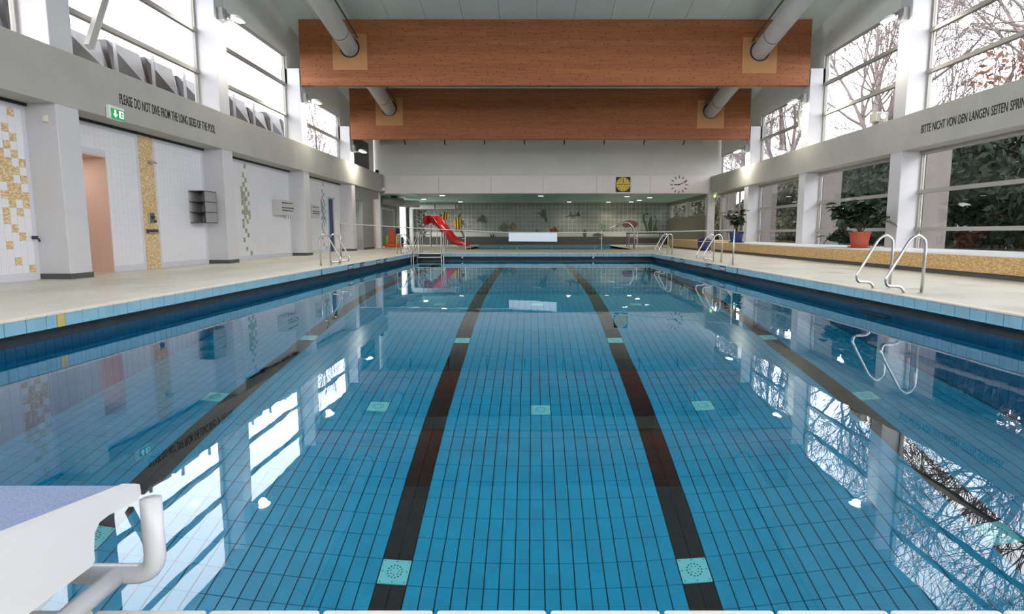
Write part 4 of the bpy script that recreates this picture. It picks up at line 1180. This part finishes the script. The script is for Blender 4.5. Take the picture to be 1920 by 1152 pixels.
plant('dark leafy seaweed column behind the slide top', 515, 765, 485, 46, blk, True)
figure('mural_fish', 'small yellow and black striped fish high above the slide', [
    ('body', [(712, 520), (735, 500), (770, 505), (788, 535), (775, 560), (745, 580), (722, 570)], yel), ('tail', [(715, 525), (690, 512), (694, 548), (715, 545)], dgrey),
    ('stripe', [(735, 500), (748, 498), (738, 580), (724, 572)], blk), ('stripe', [(758, 502), (768, 504), (762, 568), (750, 577)], blk), ('fin', [(730, 572), (700, 600), (738, 582)], dgrey), ('fin', [(748, 580), (728, 618), (756, 574)], dgrey)], True)
figure('mural_fish', 'large yellow and black angelfish with trailing fins', [
    ('body', [(818, 600), (840, 560), (880, 545), (905, 570), (908, 630), (890, 670), (860, 665), (830, 635)], yel), ('fin', [(862, 552), (885, 515), (903, 503), (893, 552)], dgrey),
    ('tail', [(903, 585), (935, 575), (922, 598), (937, 622), (905, 615)], dgrey), ('stripe', [(846, 556), (856, 551), (862, 664), (850, 656)], blk), ('stripe', [(872, 547), (884, 545), (886, 672), (874, 669)], blk),
    ('stripe', [(896, 556), (905, 566), (903, 645), (895, 660)], blk), ('fin', [(842, 645), (848, 695), (862, 668)], dgrey), ('fin', [(878, 668), (900, 700), (938, 765), (944, 760), (905, 672)], dgrey)], True)
figure('mural_fish', 'dark grey spiny fish left of centre on the mural', [
    ('body', ell(1112, 572, 44, 26, .1), dgrey), ('tail', [(1072, 575), (1054, 562), (1058, 598), (1075, 588)], dgrey), ('fin', [(1085, 552), (1100, 530), (1125, 535), (1150, 556), (1140, 562)], dgrey), ('fin', [(1122, 594), (1130, 612), (1148, 602), (1140, 585)], dgrey), ('eye', ell(1140, 568, 5, 5), pale)], True)
figure('mural_fish', 'round olive discus fish facing another fish', [('body', ell(1318, 652, 42, 42), ogr), ('fin', [(1295, 620), (1318, 596), (1335, 618)], ogr), ('fin', [(1300, 688), (1318, 706), (1340, 686)], ogr), ('tail', [(1280, 645), (1256, 655), (1280, 668)], ogr), ('eye', ell(1340, 645, 5, 5), blk)], True)
figure('mural_fish', 'round orange discus fish beside the white board', [('body', ell(1408, 645, 36, 36), ogr), ('flank', ell(1418, 652, 22, 20), orr), ('fin', [(1390, 615), (1405, 592), (1420, 614)], ogr), ('tail', [(1376, 640), (1362, 620), (1368, 668), (1380, 655)], ogr), ('eye', ell(1428, 640, 4, 4), blk)], True)
figure('mural_seaweed', 'small dark seaweed tuft low left of the white board', [('leaf', [(1195, 762), (1178, 705), (1205, 735)], blk), ('leaf', [(1205, 762), (1212, 700), (1222, 735)], blk), ('leaf', [(1215, 762), (1238, 712), (1230, 745)], blk)], True)
figure('mural_fish', 'small dark leaping fish above the white board', [('body', [(45, 720), (55, 680), (70, 658), (88, 690), (95, 722), (70, 732)], grn), ('fin', [(0, 712), (40, 715), (45, 728), (8, 724)], blk), ('flank', [(60, 720), (72, 680), (82, 718)], lgr)])
figure('mural_ray', 'dark ray swimming upward high on the mural', [('body', [(112, 485), (130, 472), (155, 482), (160, 520), (172, 600), (150, 585), (118, 540)], dgrey), ('wing', [(80, 500), (95, 498), (130, 545), (115, 545)], blk), ('tail_fin', [(150, 545), (168, 560), (170, 602), (155, 590)], blk)])
figure('mural_fish', 'crimson striped fish with pale tail on the mural', [('body', ell(232, 685, 50, 27), redm), ('stripe', [(205, 662), (216, 660), (214, 711), (203, 707)], blk), ('stripe', [(240, 658), (256, 659), (256, 710), (242, 712)], blk), ('fin', [(222, 660), (245, 640), (262, 662)], blk), ('tail', [(280, 680), (322, 650), (314, 692), (282, 690)], lgr), ('snout', [(182, 685), (192, 672), (196, 702)], pale)])
figure('mural_shark', 'small black and white shark high on the mural', [('body', [(335, 552), (360, 535), (420, 528), (470, 530), (440, 548), (380, 556)], dgrey), ('belly', [(360, 550), (430, 545), (410, 556), (375, 557)], pale), ('dorsal_fin', [(388, 532), (396, 488), (408, 530)], blk), ('tail', [(450, 535), (478, 482), (480, 520), (498, 538), (465, 540)], blk), ('pectoral_fin', [(400, 550), (412, 572), (420, 548)], blk)])
figure('mural_seaweed', 'small green pointed seaweed under the shark', [('leaf', [(522, 745), (526, 680), (538, 658), (556, 700), (548, 765), (536, 750)], grn), ('leaf', [(512, 712), (528, 700), (528, 716)], blk), ('flank', [(534, 720), (540, 690), (548, 718)], lgr)])
figure('mural_fish', 'pale green fish diving towards the railing', [('body', ell(710, 645, 48, 22, .85), lgr), ('tail', [(672, 608), (640, 600), (655, 580), (670, 595)], lgr), ('fin', [(712, 618), (738, 630), (735, 650)], dgrey), ('eye', ell(736, 676, 4, 4), blk)])
figure('mural_fish', 'low dark fish with red fins behind the railing', [('body', ell(668, 722, 55, 14), dgrey), ('tail', [(700, 730), (725, 735), (718, 755), (700, 742)], redm), ('fin', [(640, 710), (665, 696), (690, 712)], ogr), ('eye', ell(630, 720, 4, 4), blk)])
figure('mural_shell', 'plum-coloured curved creature right of the spout', [('body', [(903, 630), (910, 600), (940, 582), (990, 580), (1035, 592), (1058, 612), (1050, 630), (1020, 655), (1005, 640), (985, 632), (950, 645), (915, 640)], pur), ('marking', ell(985, 605, 40, 8, .05), redm), ('marking', ell(1025, 622, 14, 8, .2), redm)])
figure('mural_plant', 'tall green broad-leaved water plant at the mural end', [
    ('leaf', [(1165, 705), (1150, 620), (1170, 560), (1186, 530), (1196, 600), (1192, 705)], grn), ('leaf', [(1145, 705), (1125, 640), (1100, 575), (1102, 530), (1120, 512), (1118, 560), (1140, 630), (1160, 705)], grn),
    ('leaf', [(1200, 705), (1210, 640), (1232, 600), (1228, 560), (1205, 530), (1222, 538), (1240, 580), (1238, 620), (1216, 705)], grn), ('leaf', [(1150, 530), (1120, 515), (1140, 512), (1162, 522)], blk), ('leaf', [(1212, 705), (1222, 650), (1240, 640), (1246, 690), (1236, 695), (1230, 660), (1222, 705)], grn)])

# ---- pot plants on the ledge
def pot_plant(loc, pot_mat, rp, hp_, spread, height, nleaf, leaf_len, label, saucer=True, trail=None, seed=3):
    rnd = random.Random(seed)
    t = thing('potted_plant', loc, label, 'potted plant')
    x, y, z = loc
    obj('pot', lathe([(rp * .74, z + .02), (rp * .80, z + .05), (rp * .95, z + hp_ * .85), (rp * 1.04, z + hp_ * .86), (rp * 1.04, z + hp_), (rp * .9, z + hp_), (rp * .88, z + hp_ * .92)], (x, y, 0), 24), pot_mat, t, smooth=False)
    obj('soil', lathe([(rp * .88, z + hp_ * .90), (rp * .86, z + hp_ * .93)], (x, y, 0), 18), 'soil', t)
    if saucer: obj('saucer', lathe([(rp * .8, z + .001), (rp * 1.1, z + .012), (rp * 1.12, z + .04), (rp * .85, z + .03)], (x, y, 0), 24), pot_mat, t)
    # one leaf: a folded almond
    bm = bmesh.new(); n = 5; ll = leaf_len; V = []
    for i in range(n + 1):
        f = i / n; w = ll * .30 * math.sin(PI * min(1, f * .94 + .05)) ** .8; zc = -.18 * ll * f * f
        V.append((bm.verts.new((-w, f * ll, zc + w * .35)), bm.verts.new((0, f * ll, zc)), bm.verts.new((w, f * ll, zc + w * .35))))
    for a, b in zip(V, V[1:]):
        bm.faces.new((a[0], a[1], b[1], b[0])); bm.faces.new((a[1], a[2], b[2], b[1]))
    lm = shared(bm, 'leaf', 'leaf')
    base = Vector((x, y, z + hp_ * .9)); tips = []
    ns = 9
    for s in range(ns):
        a = 2 * PI * s / ns + rnd.uniform(-.3, .3); rr = spread * rnd.uniform(.35, 1.0)
        if trail and s == 0: tip = base + Vector(trail)
        else: tip = base + Vector((math.cos(a) * rr * .8, math.sin(a) * rr, height * rnd.uniform(.45, 1.0) * (1.1 - .4 * rr / spread)))
        m1 = base.lerp(tip, .5) + Vector((0, 0, height * .14))
        pts = [base, base.lerp(m1, .6) + Vector((0, 0, .03)), m1, m1.lerp(tip, .6) + Vector((0, 0, .02)), tip]
        obj('stem', tube(pts, [.018, .015, .012, .009, .005], 6), 'stem', t)
        tips.append(pts)
    for k in range(nleaf):
        pts = tips[k % ns]; f = rnd.uniform(.25, 1.0) ** .7 * 3.98
        i = min(3, int(f)); p = pts[i].lerp(pts[i + 1], f - i)
        o = link('leaf', lm, t, tuple(p + Vector((rnd.gauss(0, .05), rnd.gauss(0, .05), rnd.gauss(0, .04)))), (rnd.uniform(-.7, .5), rnd.uniform(-.5, .5), rnd.uniform(0, 2 * PI)))
        sc = rnd.uniform(.75, 1.25); o.scale = (sc, sc, sc)
    return t
pot_plant((9.1, 16.9, ZS), 'terracotta', .27, .44, 1.0, 1.0, 260, .29, 'bushy dark green plant in a red terracotta pot on the ledge', True, (-.5, .9, -.15), 5)
pot_plant((8.85, 26.4, ZS), 'blueplastic', .30, .46, .55, 1.25, 120, .24, 'tall leafy plant in a dark blue pot on the ledge', True, None, 11)

# ================================================================== OUTSIDE
bm = bmesh.new(); gx = [-90, -10.5, 10.72, 110]; gy = [-60, -3.3, 44.8, 120]
vg = {(i, j): bm.verts.new((x, y, -.5)) for i, x in enumerate(gx) for j, y in enumerate(gy)}
for i in range(3):
    for j in range(3):
        if (i, j) != (1, 1): bm.faces.new((vg[i, j], vg[i + 1, j], vg[i + 1, j + 1], vg[i, j + 1]))
struct('ground_outside', bm, 'ground')
for i, y in enumerate(PY[1:]):
    obj('exterior_fin', box(XRW + .12, XRW + .80, y + .0, y + .5, -.5, 3.7), 'conc', wr)
# terrace wall behind the windows
tag(obj('garden_wall', bev(box(12.9, 13.1, 4, 43.5, -.5, .30), .02), 'lgrey'), 'low weathered garden wall outside the ledge windows', 'wall')
def bare_tree(x, y, h, seed, label, spread=.5, levels=5):
    rnd = random.Random(seed)
    t = thing('bare_tree', (x, y, -.5), label, 'tree', 'bare trees outside the windows')
    tb = bmesh.new(); cb = bmesh.new()
    def grow(p, d, ln, r, lev):
        n = 3; pts = [p]; rs = [r]; q = p.copy(); dd = d.copy()
        for i in range(n):
            dd = (dd + Vector((rnd.gauss(0, .13), rnd.gauss(0, .13), rnd.gauss(0.05, .08)))).normalized()
            if (q.x + dd.x * ln / n - (11.9 if x > 0 else -10.6)) * x < 0: dd.x = abs(dd.x) * (1 if x > 0 else -1)
            q = q + dd * ln / n; pts.append(q.copy()); rs.append(r * (1 - .45 * (i + 1) / n))
        tube(pts, rs, 6 if lev == 0 else 4, tb if lev == 0 else cb, cap=False)
        if lev >= levels: return
        for i in range(rnd.choice((2, 2, 3)) + (3 if lev == 0 else 0)):
            f = rnd.uniform(.35, 1.0); k = min(n - 1, int(f * n)); b = pts[k].lerp(pts[k + 1], f * n - k)
            a = rnd.uniform(0, 2 * PI); tilt = rnd.uniform(.35, .95) * spread * 1.7
            o_ = dd.orthogonal().normalized(); o_.rotate(Matrix.Rotation(a, 3, dd))
            grow(b, (dd * math.cos(tilt) + o_ * math.sin(tilt)).normalized(), ln * rnd.uniform(.55, .82), max(.012, r * .50 * rnd.uniform(.7, 1)), lev + 1)
        grow(pts[-1], dd, ln * .7, max(.014, r * .52), lev + 1)
    grow(Vector((x, y, -.5)), Vector((0, 0, 1)), h * .34, h * .022, 0)
    obj('trunk', tb, 'bark', t, smooth=True); o = obj('crown', cb, 'bark', t)
TREES = [(16.5, 17.5, 17, 1, 'large bare tree outside the bay with the German lettering'), (18.5, 22.5, 19, 2, 'bare tree behind the large one at the German lettering'), (15.8, 27, 17, 3, 'bare tree outside the window bay above the loudspeaker'),
         (17.5, 32, 18, 4, 'second bare tree outside the loudspeaker bay'), (16, 36.5, 15, 5, 'bare tree outside the bay after the loudspeaker'), (17.5, 42, 15, 6, 'bare tree outside the last high window bay'), (16.5, 50, 13, 9, 'bare tree seen through the alcove windows')]
for a in TREES: bare_tree(*a[:4], a[4], .5, 6)
bare_tree(-15.5, 44, 12, 21, 'bare tree outside the third upper window on the tiled side', .5, 6)
bare_tree(-19, 25, 10.5, 23, 'bare tree behind the folded metal roof')
def bush(x, y, rx, ry, h, n, seed, mat, label, name='evergreen_shrub', cat='shrub'):
    rnd = random.Random(seed); t = thing(name, (x, y, -.5), label, cat, 'evergreens outside the windows')
    obj('trunk', tube([(x, y, -.5), (x, y, h * .6)], [.12, .05], 6), 'bark', t)
    vs, fs = [], []
    for k in range(n):
        while True:
            u, v_, w_ = rnd.uniform(-1, 1), rnd.uniform(-1, 1), rnd.uniform(-1, 1)
            q = u * u + v_ * v_ + w_ * w_
            if q < 1 and rnd.random() < .25 + q: break
        lump = 1 + .25 * math.sin(3 * u + seed) * math.cos(4 * w_ + 2 * v_)
        c = Vector((x + u * rx * lump, y + v_ * ry * lump, -.5 + h * (.5 + .5 * w_ * lump)))
        s = rnd.uniform(.08, .22); d = Vector((rnd.gauss(0, 1), rnd.gauss(0, 1), rnd.gauss(0, .7))).normalized(); e = d.orthogonal().normalized(); e.rotate(Matrix.Rotation(rnd.uniform(0, 6.28), 3, d))
        f = d.cross(e); a = len(vs)
        for p in (c - e * s, c + f * s * .5, c + e * s, c - f * s * .5): vs.append(tuple(p))
        fs.append((a, a + 1, a + 2, a + 3))
    me = bpy.data.meshes.new('foliage'); me.from_pydata(vs, [], fs); me.update(); me.materials.append(M[mat])
    o = link('foliage', me, t); o['kind'] = 'stuff'
BUSH = [(15.6, 12.5, 2.0, 2.3, 5.6, 'conifer', 'dark evergreen at the frame edge of the nearest low window'), (15.9, 17.2, 2.0, 2.3, 5.8, 'conifer', 'dark evergreen in the middle of the nearest low window'), (16.0, 21.9, 2.0, 2.3, 5.5, 'conifer', 'dark evergreen at the far side of the nearest low window'), (15.8, 26.6, 2.0, 2.3, 5.7, 'conifer', 'dark evergreen behind the red-potted plant'),
        (16.0, 31.3, 2.0, 2.3, 5.3, 'conifer', 'dark evergreen past the red-potted plant'), (16.2, 36.0, 2.1, 2.3, 4.9, 'hedge', 'brownish shrub in the middle low window'), (16.0, 40.7, 2.1, 2.3, 4.6, 'hedge', 'brownish shrub behind the blue-potted plant'), (15.6, 46.0, 2.2, 2.6, 3.6, 'hedge', 'brownish shrub outside the alcove windows')]
for i, b in enumerate(BUSH): bush(*b[:5], 15000, 40 + i, b[5], b[6])
bush(13.2, 48.0, 1.6, 3.4, 5.4, 9000, 71, 'hedge', 'shrub pressed close to the alcove window next to the pillar')
bush(13.2, 55.5, 1.6, 3.6, 5.6, 9000, 72, 'hedge', 'shrub behind the alcove window at the mural corner')
bush(21.5, 25.5, 3.0, 2.6, 10.5, 5000, 77, 'brick', 'russet-brown leafy tree behind the bare trees', 'russet_tree', 'tree')

# folded metal roofs outside the upper windows on the tiled side
t = thing('flat_roof', (-14, 15, 3.5), 'flat lower roof outside the tiled-side upper windows', 'roof')
obj('slab', box(-22, XLW - .12, -3, 36, 3.6, 3.9), 'conc', t)
names = ['nearest', 'second', 'third', 'fourth', 'fifth', 'sixth', 'seventh', 'eighth', 'ninth', 'tenth', 'eleventh', 'twelfth', 'thirteenth']
for k in range(12):
    y0 = 9.6 + k * 1.5
    zc = 5.62 if k % 3 else 5.5
    t = thing('metal_roof_fold', (-11.2, y0 + .75, 3.9), 'folded zinc roof plate outside the upper windows, %s in the row' % names[k], 'roof plate', 'folded zinc roof plates')
    bm = bmesh.new()
    P = {n_: bm.verts.new(p) for n_, p in dict(a=(-10.3, y0, 3.9), b=(-10.3, y0 + 1.48, 3.9), c=(-10.6, y0 + .1, zc), d=(-10.6, y0 + 1.38, zc), e=(-10.22, y0 + .9, 4.75), f=(-13, y0, 3.9), g=(-13, y0 + 1.48, 3.9), h=(-12.2, y0 + .1, zc), i=(-12.2, y0 + 1.38, zc)).items()}
    for f in ('aec', 'abe', 'bde', 'ced', 'cdih', 'bgid', 'afhc', 'fgih'.replace('fgih', 'fhig')):
        bm.faces.new([P[q] for q in f])
    bmesh.ops.recalc_face_normals(bm, faces=bm.faces[:])
    obj('plate', bm, 'zinc', t)
    obj('seam', box(-10.36, -10.28, y0 + 1.47, y0 + 1.5, 3.9, zc), 'grey', t)
